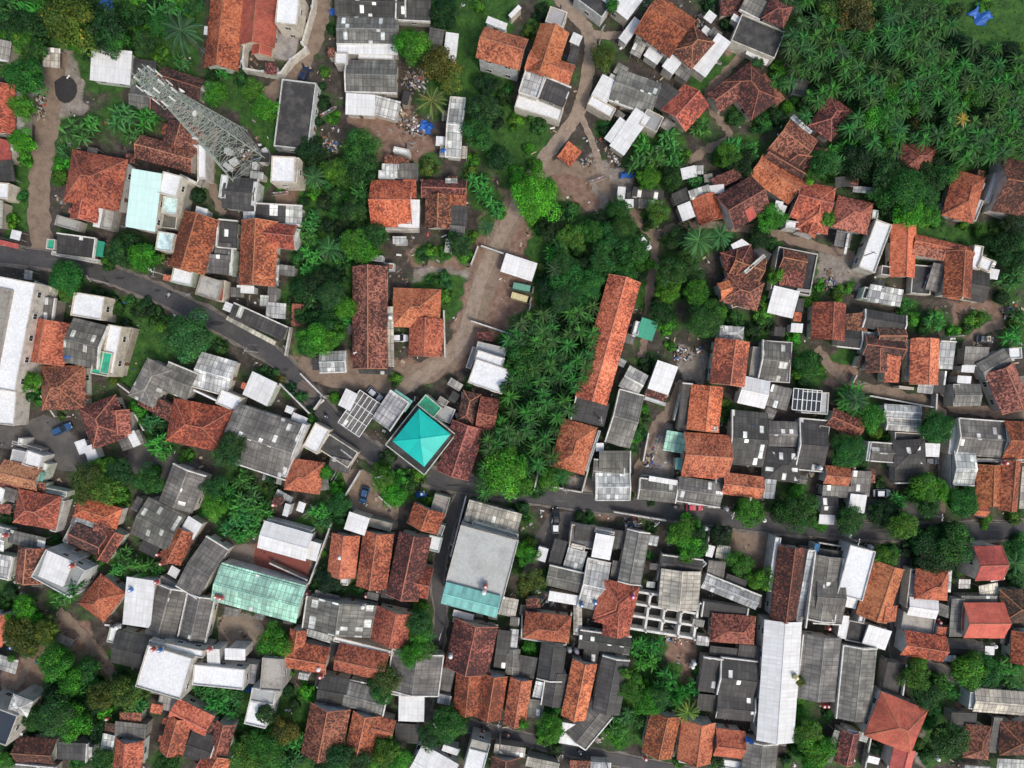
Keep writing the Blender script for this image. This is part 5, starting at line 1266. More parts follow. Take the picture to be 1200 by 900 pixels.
def banana_mesh(seed):
    r = random.Random(seed); mb = MB(); st = []
    n = 4+seed % 3
    for i in range(n):
        a = i*6.283/n+r.uniform(-.3, .3); rr = 0.0 if i == 0 else 0.46*r.uniform(0.8, 1.2); o = (rr*math.cos(a), rr*math.sin(a), 0.55*r.uniform(0.75, 1.15)); st.append(o)
        m_ = r.randint(8, 11); a0 = r.uniform(0, 6)
        for k in range(m_):
            blade(mb, o, a0+k*6.283/m_+r.uniform(-.2, .2), r.uniform(0.42, 0.62), r.uniform(0.05, 0.075), r.uniform(0.16, 0.4), r.uniform(0.25, 0.5), r, r.choice((0.4, 0.7, 1.0, 1.5, 1.8)))
        for k in range(3): blade(mb, o, r.uniform(0, 6.28), 0.3, 0.045, 0.45, 0.12, r, 2.0)
    sm = MB()
    for o in st: sm.tube([(o[0], o[1], -0.02), o], [0.05, 0.03], 7)
    return mb.mesh('crown', [M_LEAF]), sm.mesh('stem', [M_BARK])
BAN = [banana_mesh(i) for i in range(6)]
def palm_mesh(seed, nf=17, tone=1.0):
    r = random.Random(seed); mb = MB()
    for i in range(nf):
        a = i*2.399+r.uniform(-.15, .15); lv = i/nf; L = r.uniform(0.82, 1.05)*(0.75+0.25*lv); rise = 0.55*(1-lv)+0.12; droop = 0.35+0.35*lv
        dx, dy = math.cos(a), math.sin(a); prev = None; k0 = tone*r.uniform(0.55, 1.6); br = 1.9 if r.random() < 0.08 else 1.0; seg = 12
        for s in range(seg+1):
            t_ = s/seg; c_ = Vector((dx*L*t_, dy*L*t_, 1.0+rise*t_-droop*t_*t_))
            if prev is not None:
                d = c_-prev; nn = Vector((-dy, dx, 0)); rw = 0.012
                mb.poly([prev-nn*rw, prev+nn*rw, c_+nn*rw, c_-nn*rw], None, 0, (k0*1.7, k0*1.5, k0*1.3))
                if t_ > 0.1:
                    ll = 0.14*math.sin(math.pi*min(1, t_*0.9+0.1))**0.5*r.uniform(0.85, 1.1)
                    for sg in (-1, 1):
                        e = c_+nn*sg*ll*0.7+Vector((dx, dy, 0))*ll*0.9+Vector((0, 0, -ll*0.45)); w_ = d*0.3; k = k0*r.uniform(0.75, 1.2)
                        mb.poly([prev, prev+w_*2, e+w_*0.5, e-w_*0.2], None, 0, (k*br, k, k))
            prev = c_
    tm = MB(); tm.tube([(0, 0, -0.02), (0.03, 0.02, 0.5), (0, 0, 1.02)], [0.055, 0.04, 0.035], 8)
    return mb.mesh('crown', [M_LEAF]), tm.mesh('trunk', [M_BARK])
PALM = [palm_mesh(i, 20+4*(i % 3)) for i in range(5)]
def star_mesh(seed):
    r = random.Random(seed); mb = MB(); o = (0, 0, 1.0); n = 13+seed % 4; a0 = r.uniform(0, 6)
    for k in range(n):
        t_ = r.choice((0.55, 0.8, 1.1, 1.5)); blade(mb, o, a0+k*6.283/n+r.uniform(-.12, .12), r.uniform(0.8, 1.08), r.uniform(0.065, 0.09), r.uniform(0.25, 0.5), r.uniform(0.5, 0.85), r, t_, 6)
    for k in range(6): blade(mb, o, r.uniform(0, 6.28), r.uniform(0.4, 0.6), 0.06, 0.55, 0.3, r, 1.7, 4)
    for k in range(4): blade(mb, (0, 0, 0.8), r.uniform(0, 6.28), 0.8, 0.05, 0.1, 0.6, r, 0.35, 4)
    tm = MB(); tm.tube([(0, 0, -0.02), (0.03, 0.02, 0.5), (0, 0, 1.0)], [0.075, 0.055, 0.05], 8)
    return mb.mesh('crown', [M_LEAF]), tm.mesh('trunk', [M_BARK])
STAR = [star_mesh(i) for i in range(6)]
TC = {'q': (0.028, 0.105, 0.018), 'd': (0.014, 0.056, 0.014), 'm': (0.026, 0.11, 0.022), 'b': (0.055, 0.21, 0.018), 'y': (0.075, 0.125, 0.022), 'Z': (0.065, 0.32, 0.02), 'M': (0.045, 0.19, 0.04),
      'p': (0.04, 0.16, 0.03), 'c': (0.04, 0.125, 0.042), 'P': (0.12, 0.19, 0.04), 'Y': (0.30, 0.30, 0.06)}
TW = {'d': 'dark green', 'm': 'mid green', 'b': 'bright green', 'y': 'olive green', 'Z': 'lime green', 'M': 'fresh green'}  # dark green ones: some dark-leaved trees, many put in as stand-ins for shadow
cnt = {}
keep = []
for i, q in enumerate(TREES):
    if q[0] == 'd' and any(j != i and math.hypot(q[1]-o[1], q[2]-o[2]) < max(o[3]*0.65, 9) for j, o in enumerate(TREES) if o[0] != 'd'): continue
    keep.append(q)
TREES = keep
TREES.sort(key=lambda q: q[2])
for i, (k, x, y, r) in enumerate(TREES):
    rm_ = r*MPP*1.0
    if k in 'dmbyZM':
        shrub = rm_ < 2.9
        zc = rm_*0.75 if shrub else min(6.5, 1.6+rm_*0.85)*(0.6 if k == 'd' else 1)
    elif k == 'p': rm_ = max(rm_, 1.8)*1.05; zc = min(4.5, 1.2+rm_*0.7)
    else: zc = min(9.5, 3.6+rm_*0.9)
    if k == 'Y': zc = 11.0
    zf = roof_z(x, y)
    if zf > 0 and zc+1 < zf+2: zc = zf+1.6
    pw = W(x, y, zc); pw.z = 0; s = zc*0
    col = [c_*rnd.uniform(0.72, 1.28) for c_ in TC[k]]; rot = rnd.uniform(0, 6.28)
    big = 'small' if r < 9 else 'middling' if r < 15 else 'large' if r < 21 else 'huge'
    if k in 'dmbyZM':
        if shrub:
            nm = 'shrub' if r < 9.5 else 'small_tree'; r_ = root(nm, pw, rot); look = f"{big} {TW[k]} {'shrub' if nm == 'shrub' else 'young tree'}"
            put('foliage' if nm == 'shrub' else 'crown', BUSH[i % 4], r_, (0, 0, max(0, zc-rm_*0.75)), col, 0, (rm_*rnd.uniform(.9, 1.15), rm_*rnd.uniform(.9, 1.15), rm_*0.9))
            put('stem' if nm == 'shrub' else 'trunk', TRUNKS[i % 4], r_, None, None, 0, (rm_, rm_, zc*0.8)); cat = 'shrub' if nm == 'shrub' else 'tree'; g = 'shrubs in the gardens' if cat == 'shrub' else 'small trees in the gardens'
        else:
            r_ = root('broadleaf_tree', pw, rot); look = f"{big} {TW[k]} round tree"; fine = k == 'm' and r > 17 and i % 2 == 0 or k in 'ZM'
            put('crown', FINE[i % 2] if fine else CROWNS[i % 6], r_, (0, 0, zc-rm_*0.35), col, 0, (rm_*rnd.uniform(.95, 1.12), rm_*rnd.uniform(.95, 1.12), rm_*rnd.uniform(.85, 1.05)))
            put('trunk', TRUNKS[i % 4], r_, None, None, 0, (rm_*0.9, rm_*0.9, zc)); cat, g = 'tree', 'broadleaf trees of the village'
    elif k == 'p':
        r_ = root('banana_plant', pw, rot); look = f"{big} broad leaved banana clump"; a, b = BAN[i % 6]
        put('crown', a, r_, None, col, 0, (rm_, rm_, zc*1.4)); put('stem', b, r_, None, None, 0, (rm_, rm_, zc*1.4)); cat, g = 'banana plant', 'banana clumps'
    elif k == 'q':
        r_ = root('star_palm', pw, rot); look = f"{big} star shaped grove palm"; a, b = STAR[i % 6]
        put('crown', a, r_, (0, 0, zc-rm_), col, 0, (rm_, rm_, rm_)); put('trunk', b, r_, None, None, 0, (rm_*.8, rm_*.8, zc)); cat, g = 'palm tree', 'star shaped palms of the groves'
    else:
        r_ = root('palm_tree', pw, rot); look = f"{big} {'yellow' if k == 'Y' else 'pale olive' if k == 'P' else 'grey green'} feathery palm"; a, b = PALM[i % 5]
        put('crown', a, r_, (0, 0, zc-rm_), col, 0, (rm_, rm_, rm_)); put('trunk', b, r_, None, None, 0, (rm_*.8, rm_*.8, zc)); cat, g = 'palm tree', 'feathery palms'
    reg(r_, x, y, look, cat, g)
    cnt[k] = cnt.get(k, 0)+1

# ---------------- undergrowth, litter, rubble (uncountable) ----------------
def chan_at(ch, px, py):
    i = int(np.clip(np.searchsorted(gxs, px), 0, nx-1)); j = int(np.clip(np.searchsorted(gys, py), 0, ny-1)); return CH[ch][j, i]
occ = np.zeros((900, 1200), bool); YY, XX = np.mgrid[0:900, 0:1200]
for Q, h, ty in ALLQ:
    x0, x1 = int(max(0, min(q[0] for q in Q)-4)), int(min(1200, max(q[0] for q in Q)+5)); y0, y1 = int(max(0, min(q[1] for q in Q)-4)), int(min(900, max(q[1] for q in Q)+5))
    if x1 <= x0 or y1 <= y0: continue
    k_ = (CAMH-h)/CAMH; Qg = [(600+(q[0]-600)*k_, 450+(q[1]-450)*k_) for q in Q]
    x0 = max(0, x0-12); y0 = max(0, y0-12); x1 = min(1200, x1+12); y1 = min(900, y1+12)
    occ[y0:y1, x0:x1] |= inpoly(XX[y0:y1, x0:x1], YY[y0:y1, x0:x1], Qg)
road = np.zeros((900, 1200), bool)
for kind, w, P in ROADS:
    for a, b in zip(P[:-1], P[1:]):
        L = math.hypot(b[0]-a[0], b[1]-a[1]); n_ = int(L/3)+1
        for i in range(n_):
            cx = a[0]+(b[0]-a[0])*i/n_; cy = a[1]+(b[1]-a[1])*i/n_; rr = w/2+3
            x0, x1, y0, y1 = int(max(0, cx-rr)), int(min(1200, cx+rr)), int(max(0, cy-rr)), int(min(900, cy+rr))
            if x1 > x0 and y1 > y0: road[y0:y1, x0:x1] |= (XX[y0:y1, x0:x1]-cx)**2+(YY[y0:y1, x0:x1]-cy)**2 < rr*rr
# small lean-tos and sheds wedged into the yards between the houses
r = random.Random(21); made = 0
for _ in range(9000):
    if made >= 105: break
    px, py = r.uniform(8, 1192), r.uniform(8, 892); w_, d_ = r.uniform(8, 17), r.uniform(7, 13); ix, iy = int(px), int(py)
    if CH[0][np.searchsorted(gys, py), np.searchsorted(gxs, px)] > .35 or CH[1][np.searchsorted(gys, py), np.searchsorted(gxs, px)] > .3 or CH[2][np.searchsorted(gys, py), np.searchsorted(gxs, px)] > .35: continue
    rr = int(max(w_, d_)*0.5)
    if occ[max(0, iy-rr):iy+rr, max(0, ix-rr):ix+rr].mean() > 0.12 or road[max(0, iy-rr-1):iy+rr+1, max(0, ix-rr-1):ix+rr+1].any(): continue
    if occ[max(0, iy-22):iy+22, max(0, ix-22):ix+22].mean() < 0.22: continue
    if any(math.hypot(c[2]+c[4]-2*px, c[3]+c[5]-2*py) < 44 for c in CARS) or 0 < px < 100 and 480 < py < 560: continue
    s0 = min((s for q in BLD for s in q), key=lambda s: math.hypot((s[1]+s[3])/2-px, (s[2]+s[4])/2-py)); a = math.atan2(s0[4]-s0[2], s0[3]-s0[1])+(math.pi/2 if r.random() < 0.4 else 0)
    ca_, sa_ = math.cos(a), math.sin(a); ax, ay = px-ca_*w_/2+sa_*d_/2, py-sa_*w_/2-ca_*d_/2
    cc_ = r.choices('kglwrO', (6, 6, 4, 4, 3, 1.5))[0]; s = (cc_+'S', ax, ay, ax+ca_*w_, ay+sa_*w_, d_, 2.3+r.random()*0.7)
    base = W(px, py, 2.6); base.z = 0; r_ = root('lean_to', base); section(s, r_, base, False, 0, None, wallpal[made % 7], 900+made)
    reg(r_, px, py, f"tiny {LOOKC[cc_]} lean-to", 'lean-to', 'lean-tos against the houses'); made += 1
    x0, y0 = max(0, ix-rr-2), max(0, iy-rr-2); occ[y0:iy+rr+3, x0:ix+rr+3] = True
mb = MB(); n_ = 0
r = random.Random(5)
while n_ < 42000:
    px, py = r.uniform(-10, 1210), r.uniform(-10, 910); ix, iy = int(np.clip(px, 0, 1199)), int(np.clip(py, 0, 899))
    n_ += 1
    g_ = chan_at(1, px, py)
    if r.random() > g_*g_+0.012 or occ[iy, ix] or road[iy, ix]: continue
    q = W(px, py); q.z = r.uniform(0.03, 0.35); nn = (rv(r)*0.7+Vector((0, 0, 1))).normalized(); u = nn.orthogonal().normalized(); u.rotate(Matrix.Rotation(r.uniform(0, 6.28), 3, nn)); w_ = nn.cross(u); L = r.uniform(0.12, 0.34); k = r.uniform(0.45, 1.3)
    mb.poly([q-u*L, q-w_*L*.5, q+u*L, q+w_*L*.5], None, 0, (k, k, k))
struct(mb.build('undergrowth', M_LEAF, None, None, (0.03, 0.10, 0.014)), 'stuff')
LITM = [plain('litter_'+n, c, 0.7) for n, c in (('white', (0.7, 0.7, 0.68)), ('grey', (0.25, 0.25, 0.25)), ('brown', (0.16, 0.1, 0.06)), ('blue', (0.03, 0.12, 0.4)), ('red', (0.45, 0.07, 0.05)), ('tan', (0.4, 0.32, 0.22)), ('dark', (0.03, 0.03, 0.035)))]
def scrap(mb, px, py, zb, s):
    q = W(px, py); M_ = Matrix.Rotation(r.uniform(0, 3.14), 3, 'Z') @ Matrix.Rotation(r.uniform(-.4, .4), 3, 'X')
    l = s*r.uniform(0.4, 1.6)
    mb.box(q+Vector((0, 0, zb+0.12)), (l, s*r.uniform(0.2, 0.8), r.uniform(0.06, 0.3)), M_, r.choices(range(7), (2.2, 5, 6, 0.3, 0.4, 3.5, 4))[0])
mb = MB(); n_ = 0
while n_ < 3800:
    px, py = r.uniform(0, 1199), r.uniform(0, 899); ix, iy = int(px), int(py); n_ += 1
    if occ[iy, ix] or road[iy, ix] or r.random() < CH[1][np.searchsorted(gys, py), np.searchsorted(gxs, px)]*0.9: continue
    for _ in range(r.randint(1, 4)): scrap(mb, px+r.gauss(0, 3), py+r.gauss(0, 3), 0, r.uniform(0.25, 0.9))
struct(mb.build('litter', LITM), 'stuff')
HEAPS = [(387, 172, 13, 160), (384, 192, 11, 120), (487, 96, 16, 220), (497, 88, 9, 60), (48, 118, 9, 90), (50, 134, 7, 60), (800, 415, 14, 90), (817, 412, 6, 60), (1182, 366, 12, 110), (1196, 826, 8, 60), (925, 845, 9, 60), (742, 612, 11, 90), (688, 192, 8, 70),
         (486, 150, 18, 150), (300, 172, 16, 60), (290, 190, 20, 90), (972, 332, 12, 70), (1085, 325, 8, 50), (815, 470, 5, 30), (760, 540, 12, 40), (470, 135, 14, 110), (655, 885, 8, 40), (862, 25, 6, 40), (820, 25, 7, 50), (720, 188, 9, 60), (1185, 838, 6, 60), (925, 830, 6, 60), (600, 705, 8, 50), (355, 640, 5, 20), (790, 745, 14, 90), (700, 865, 6, 40), (365, 560, 5, 20)]
mb = MB()
for hx, hy, hr, n_ in HEAPS:
    for _ in range(n_):
        a, d = r.uniform(0, 6.28), abs(r.gauss(0, 0.5))*hr; scrap(mb, hx+d*math.cos(a), hy+d*math.sin(a), max(0, 0.7*(1-d/hr))*r.random(), 0.6)
struct(mb.build('rubble', LITM), 'stuff')

# ---------------- water tanks ----------------
def tank_meshes():
    b = MB(); b.tube([(0, 0, 0), (0, 0, 0.12), (0, 0, 1.0), (0, 0, 1.18), (0, 0, 1.24)], [0.44, 0.47, 0.47, 0.4, 0.26], 16)
    l = MB(); l.tube([(0, 0, 1.24), (0, 0, 1.34)], [0.26, 0.22], 12)
    s = MB(); 
    for x in (-.4, .4):
        for y in (-.4, .4): s.box((x, y, -0.55), (0.09, 0.09, 1.1))
    s.box((0, 0, -0.05), (1.1, 1.1, 0.09))
    return b.mesh('tank_body', [M_TANK]), l.mesh('lid', [M_WHITE]), s.mesh('stand', [M_GREYWALL])
TB, TL, TS = tank_meshes()
TKC = {'r': (0.5, 0.09, 0.08), 'w': (0.8, 0.8, 0.78), 'b': (0.05, 0.18, 0.45), 'm': (0.65, 0.05, 0.25), 'y': (0.7, 0.6, 0.2)}
TKN = {'r': 'red', 'w': 'white', 'b': 'blue', 'm': 'pink', 'y': 'yellow'}
for x, y, c in TANKS:
    z_ = max(roof_z(x, y)+0.75, 1.2); q = W(x, y, z_+1.0); q.z = z_
    r_ = root('water_tank', q); put('tank_body', TB, r_, None, TKC[c]); put('lid', TL, r_)
    st_ = put('stand', TS, r_); st_.scale = (1, 1, 1 if roof_z(x, y) > 0 else 1.1)
    reg(r_, x, y, f'{TKN[c]} round plastic water tank', 'water tank', 'plastic water tanks')

# ---------------- vehicles ----------------
def loft(mb, st, mi=0):
    """stations (x, half width, z bottom, z top, top half width)"""
    rg = []
    for x, w_, zb, zt_, tw in st:
        rg.append([Vector((x, -w_, zb)), Vector((x, -w_*1.03, (zb+zt_)/2)), Vector((x, -tw, zt_)), Vector((x, tw, zt_)), Vector((x, w_*1.03, (zb+zt_)/2)), Vector((x, w_, zb))])
    for a, b in zip(rg[:-1], rg[1:]):
        for k in range(6): mb.poly([a[k], b[k], b[(k+1) % 6], a[(k+1) % 6]], None, mi)
    mb.poly(rg[0], None, mi); mb.poly(list(reversed(rg[-1])), None, mi)
def vehicle(kind, cname, ax, ay, bx, by, wd):
    zc = 0.9; A = W(ax, ay, zc); B = W(bx, by, zc); c_ = (A+B)/2; c_.z = 0.13; L = (B-A).length
    ln = min(max(L, 3.9), 5.2); rz = math.atan2(B.y-A.y, B.x-A.x); van = kind == 'u'
    col = {'navy': (0.02, 0.03, 0.07), 'white': (0.75, 0.76, 0.76), 'silver': (0.5, 0.53, 0.56), 'blue': (0.03, 0.09, 0.2), 'black': (0.012, 0.012, 0.014), 'grey': (0.12, 0.13, 0.15), 'red': (0.55, 0.06, 0.08), 'green': (0.12, 0.3, 0.2), 'yellow': (0.62, 0.52, 0.26)}[cname]
    r_ = root('minibus' if van else 'parked_car', c_, rz); h = ln/2; w_ = 0.86
    b = MB()
    if van:
        loft(b, [(-h, w_*.9, .45, .95, .7), (-h+.15, w_, .3, 1.1, .84), (h-.5, w_, .3, 1.1, .84), (h-.1, w_*.92, .32, .95, .76), (h, w_*.8, .45, .8, .6)])
        b.build('body', M_PAINT, r_, None, col)
        g = MB(); loft(g, [(-h+.08, .82, 1.08, 1.75, .70), (h-1.0, .82, 1.08, 1.78, .70), (h-.45, .80, 1.05, 1.1, .72)]); g.build('window_glass', M_GLASS, r_)
        f = MB(); loft(f, [(-h+.1, .72, 1.74, 1.83, .66), (0, .74, 1.77, 1.88, .68), (h-1.0, .72, 1.77, 1.85, .66)]); f.build('roof', M_PAINT, r_, None, [min(1, q*1.15) for q in col])
        k = MB()
        for i in range(4): k.bar((-h+.5+i*0.8, -.6, 1.92), (-h+.5+i*.8, .6, 1.92), 0.05)
        k.bar((-h+.4, -.6, 1.92), (h-1.3, -.6, 1.92), .05); k.bar((-h+.4, .6, 1.92), (h-1.3, .6, 1.92), .05); k.build('roof_rack', M_CHROME, r_)
        nose = MB(); nose.box((h-.25, 0, 1.0), (.3, 1.3, .06)); nose.build('bonnet', M_PAINT, r_, None, (0.5, 0.06, 0.06) if cname == 'green' else col)
    else:
        loft(b, [(-h, w_*.82, .4, .72, .6), (-h+.15, w_*.95, .28, .88, .74), (-h*.4, w_, .26, .95, .82), (h*.35, w_, .26, .93, .8), (h-.5, w_*.95, .28, .82, .7), (h-.1, w_*.85, .3, .68, .6), (h, w_*.7, .4, .6, .5)])
        b.build('body', M_PAINT, r_, None, col)
        g = MB(); loft(g, [(-h+.2, .7, .86, .9, .66), (-h+.65, .76, .9, 1.40, .58), (h*.05, .78, .9, 1.44, .60), (h*.45, .74, .88, .93, .68)]); g.build('window_glass', M_GLASS, r_)
        f = MB(); loft(f, [(-h+.62, .58, 1.39, 1.44, .52), (-h*.3, .60, 1.42, 1.50, .54), (h*.06, .60, 1.42, 1.47, .54)]); f.build('roof', M_PAINT, r_, None, col)
    for s in (-1, 1):
        for x_ in (-h*.62, h*.62):
            k = MB(); k.tube([(x_, s*.70, .31), (x_, s*.90, .31)], [.31, .31], 14); wh = k.build('wheel', M_TYRE, r_)
            k = MB(); k.tube([(x_, s*.89, .31), (x_, s*.92, .31)], [.17, .15], 10); k.build('rim', M_CHROME, wh)
        k = MB(); k.box((h-.07, s*.52, .62), (.12, .26, .14)); k.build('headlight', M_LAMP, r_)
        k = MB(); k.box((h*.38, s*.95, .98), (.12, .2, .14)); k.build('wing_mirror', M_PAINT, r_, None, col)
    reg(r_, (ax+bx)/2, (ay+by)/2, f"{cname} {'minibus with roof rack' if van else 'parked car'}", 'minibus' if van else 'car', 'parked minibuses' if van else 'parked cars')
for q in CARS: vehicle(*q)

# ---------------- motorcycles with riders ----------------
def rider_meshes():
    me_ = bpy.data.meshes.new('person')
    V_ = [(0, 0, .82), (.06, 0, 1.05), (.12, 0, 1.3), (.14, 0, 1.44), (.16, 0, 1.56), (.17, 0, 1.66),
          (.12, .19, 1.33), (.3, .27, 1.12), (.52, .27, 1.02), (.12, -.19, 1.33), (.3, -.27, 1.12), (.52, -.27, 1.02),
          (.02, .12, .8), (.4, .2, .74), (.36, .2, .36), (.48, .21, .3), (.02, -.12, .8), (.4, -.2, .74), (.36, -.2, .36), (.48, -.21, .3)]
    E_ = [(0, 1), (1, 2), (2, 3), (3, 4), (4, 5), (2, 6), (6, 7), (7, 8), (2, 9), (9, 10), (10, 11), (0, 12), (12, 13), (13, 14), (14, 15), (0, 16), (16, 17), (17, 18), (18, 19)]
    rad = [.15, .14, .15, .06, .1, .08, .07, .05, .035, .07, .05, .035, .1, .075, .05, .045, .1, .075, .05, .045]
    me_.from_pydata(V_, E_, [])
    return me_, rad
bike_n = 0
BIKES = [(197, 346, 60, (0.6, 0.6, 0.62)), (382, 487, -45, (0.2, 0.2, 0.25)), (793, 594, 175, (0.65, 0.65, 0.65)), (568, 854, 160, (0.05, 0.05, 0.06)), (594, 861, -15, (0.25, 0.1, 0.08)), (681, 881, 165, (0.3, 0.3, 0.32)), (506, 820, 80, (0.06, 0.2, 0.16)), (778, 274, 20, (0.4, 0.4, 0.42))]
def bike(x, y, ang, col, i):
    q = W(x, y, 0.8); q.z = 0.13; r_ = root('motorcycle', q, R(ang))
    for x_ in (-.62, .62):
        k = MB(); k.tube([(x_, -.05, .29), (x_, .05, .29)], [.29, .29], 16); wh = k.build('wheel', M_TYRE, r_); k = MB(); k.tube([(x_, -.06, .29), (x_, .06, .29)], [.1, .1], 8); k.build('rim', M_CHROME, wh)
    b = MB(); loft(b, [(-.75, .07, .55, .72, .06), (-.3, .14, .4, .72, .12), (.15, .12, .35, .55, .12), (.45, .13, .4, .95, .08), (.6, .08, .6, .92, .05)]); b.build('body', M_PAINT, r_, None, col)
    b = MB(); loft(b, [(-.8, .1, .72, .8, .08), (-.3, .14, .72, .8, .12), (.1, .1, .68, .74, .08)]); b.build('seat', M_TYRE, r_)
    b = MB(); b.bar((.45, -.34, 1.02), (.45, .34, 1.02), .05); b.bar((.62, 0, .3), (.44, 0, 1.02), .07); b.build('handlebar', M_CHROME, r_)
    b = MB(); b.box((.62, 0, .85), (.08, .16, .14)); b.build('headlight', M_LAMP, r_)
    words_ = {0: 'pale grey', 1: 'dark grey', 2: 'white', 3: 'black', 4: 'maroon', 5: 'grey', 6: 'dark green', 7: 'silver'}[i]
    reg(r_, x, y, f'{words_} motorcycle with rider', 'motorcycle', 'motorcycles on the roads')
    me_, rad = rider_meshes(); o = put('person', me_, None, q, None, R(ang)); o.color = [(0.6, 0.6, 0.6, 1), (0.1, 0.1, 0.3, 1), (0.7, 0.7, 0.68, 1), (0.1, 0.1, 0.1, 1), (0.5, 0.2, 0.15, 1), (0.3, 0.3, 0.35, 1), (0.1, 0.3, 0.25, 1), (0.6, 0.55, 0.5, 1)][i]
    sk = o.modifiers.new('skin', 'SKIN')
    if not me_.skin_vertices: me_.attributes
    try:
        sv = me_.skin_vertices[0].data
    except Exception:
        bpy.context.view_layer.objects.active = o; o.select_set(True); bpy.ops.mesh.customdata_skin_add(); sv = me_.skin_vertices[0].data
    for v_, rr in zip(sv, rad): v_.radius = (rr, rr)
    sv[0].use_root = True
    ss = o.modifiers.new('sub', 'SUBSURF'); ss.levels = 1; ss.render_levels = 1
    me_.materials.append(M_TANK)
    b = MB(); b.tube([(.17, 0, 1.56), (.17, 0, 1.62), (.17, 0, 1.7), (.17, 0, 1.78), (.17, 0, 1.81)], [.1, .14, .145, .1, .03], 12); b.build('helmet', M_PAINT, o, None, (0.7, 0.7, 0.7) if i % 2 else (0.08, 0.08, 0.1))
    shirt = ['light grey', 'navy', 'white', 'black', 'rust red', 'slate', 'teal', 'beige'][i]
    reg(o, x, y, f'person in {shirt} shirt riding motorcycle', 'person', 'riders on motorcycles')
for i, b_ in enumerate(BIKES): bike(*b_, i)

# ---------------- street furniture and small things ----------------
def pole(x, y):
    q = W(x, y, 3.0); q.z = 0; r_ = root('utility_pole', q, rnd.uniform(0, 3))
    b = MB(); b.tube([(0, 0, 0), (0, 0, 7.5)], [.17, .11], 9); b.build('pole', M_GREYWALL, r_, None, (1.3, 1.3, 1.3))
    b = MB(); b.box((0, 0, 7.1), (1.6, .12, .12)); b.build('crossarm', M_CHROME, r_)
    for k in (-.7, -.25, .25, .7):
        b = MB(); b.tube([(k, 0, 7.16), (k, 0, 7.34)], [.06, .04], 7); b.build('insulator', M_WHITE, r_)
    b = MB(); b.tube([(0, .15, 5.9), (0, .15, 6.6)], [.22, .22], 9); b.build('transformer', M_CHROME, r_) if x % 3 == 0 else None
    reg(r_, x, y, 'slim grey utility pole', 'utility pole', 'utility poles along the roads')
for x, y in ((118, 330), (192, 322), (296, 412), (382, 464), (448, 556), (549, 596), (660, 571), (702, 491), (765, 610), (852, 600), (995, 630), (1090, 602), (513, 840), (586, 868), (711, 895), (518, 738), (535, 680), (1012, 300), (704, 44), (1112, 395)): pole(x, y)
PL = [(118, 330), (192, 322), (296, 412), (382, 464), (448, 556), (549, 596), (660, 571), (765, 610), (852, 600), (995, 630), (1090, 602)]
for (x1, y1), (x2, y2) in zip(PL[:-1], PL[1:]):
    A = W(x1, y1, 3.0); B = W(x2, y2, 3.0); A.z = B.z = 7.3; o = A.copy(); o.z = 0; mb = MB()
    for off in (-.25, .25): mb.tube([A.lerp(B, t_/8)-o+Vector((off, off, -1.2*4*(t_/8)*(1-t_/8))) for t_ in range(9)], [0.035]*9, 4)
    c_ = mb.build('overhead_cable', M_TYRE, None, o); reg(c_, (x1+x2)/2, (y1+y2)/2, 'thin black overhead cable pair', 'cable', 'overhead cables along the road')
MP = [crete('fresh_tar', (0.03, 0.03, 0.03), (0.05, 0.05, 0.05), 0.5), crete('faded_patch', (0.11, 0.105, 0.1), (0.07, 0.065, 0.06), 0.6)]
r = random.Random(9); main_ = smooth(ROADS[0][2], 3)
for i in range(26):
    q = main_[r.randint(4, len(main_)-5)]
    if not (0 < q[0] < 1200): continue
    cx, cy = q[0]+r.uniform(-3, 3), q[1]+r.uniform(-5, 5); n_ = 8; rx, ry = r.uniform(2.5, 10), r.uniform(1.2, 3)
    yard('road_patch', [(cx+rx*math.cos(k_*6.283/n_)*r.uniform(.8, 1.2), cy+ry*math.sin(k_*6.283/n_)*r.uniform(.8, 1.2)) for k_ in range(n_)], 0.128+0.0007*i, MP[i % 2])
# speed bump at the brown patch
A = W(366, 480); B = W(380, 469); d = B-A; m_ = MB(); M_ = Matrix.Rotation(math.atan2(d.y, d.x), 3, 'Z')
m_.box(Vector((0, 0, .03)), (d.length, .35, .08), M_); c_ = (A+B)/2; c_.z = .13
o = m_.build('speed_bump', M_WHITE, None, c_); reg(o, 373, 475, 'bump', 'speed bump', None, 'white painted speed bump across the asphalt road beside the brown patch')
# blue tarpaulins
M_TARP = plain('blue_tarpaulin', (0.02, 0.12, 0.45), 0.5)
def tarp(x, y, w_, l_, rz, z_=1.2):
    mb = MB(); n_ = 9; g = {}
    for i in range(n_+1):
        for j in range(n_+1):
            u, v = i/n_-.5, j/n_-.5; g[i, j] = Vector((u*l_*(1+.15*math.sin(v*9)), v*w_*(1+.2*math.sin(u*11)), .35*math.sin(u*8+v*5)*.6+.3*hsh(i, j)+z_*(1-2*abs(v))))
    for i in range(n_):
        for j in range(n_): mb.poly([g[i, j], g[i+1, j], g[i+1, j+1], g[i, j+1]])
    q = W(x, y, roof_z(x, y)+.8); q.z = roof_z(x, y)+0.05; o = mb.build('tarpaulin', M_TARP, None, q); o.rotation_euler = (0, 0, R(rz)); reg(o, x, y, 'crumpled blue tarpaulin', 'tarpaulin', 'blue tarpaulins')
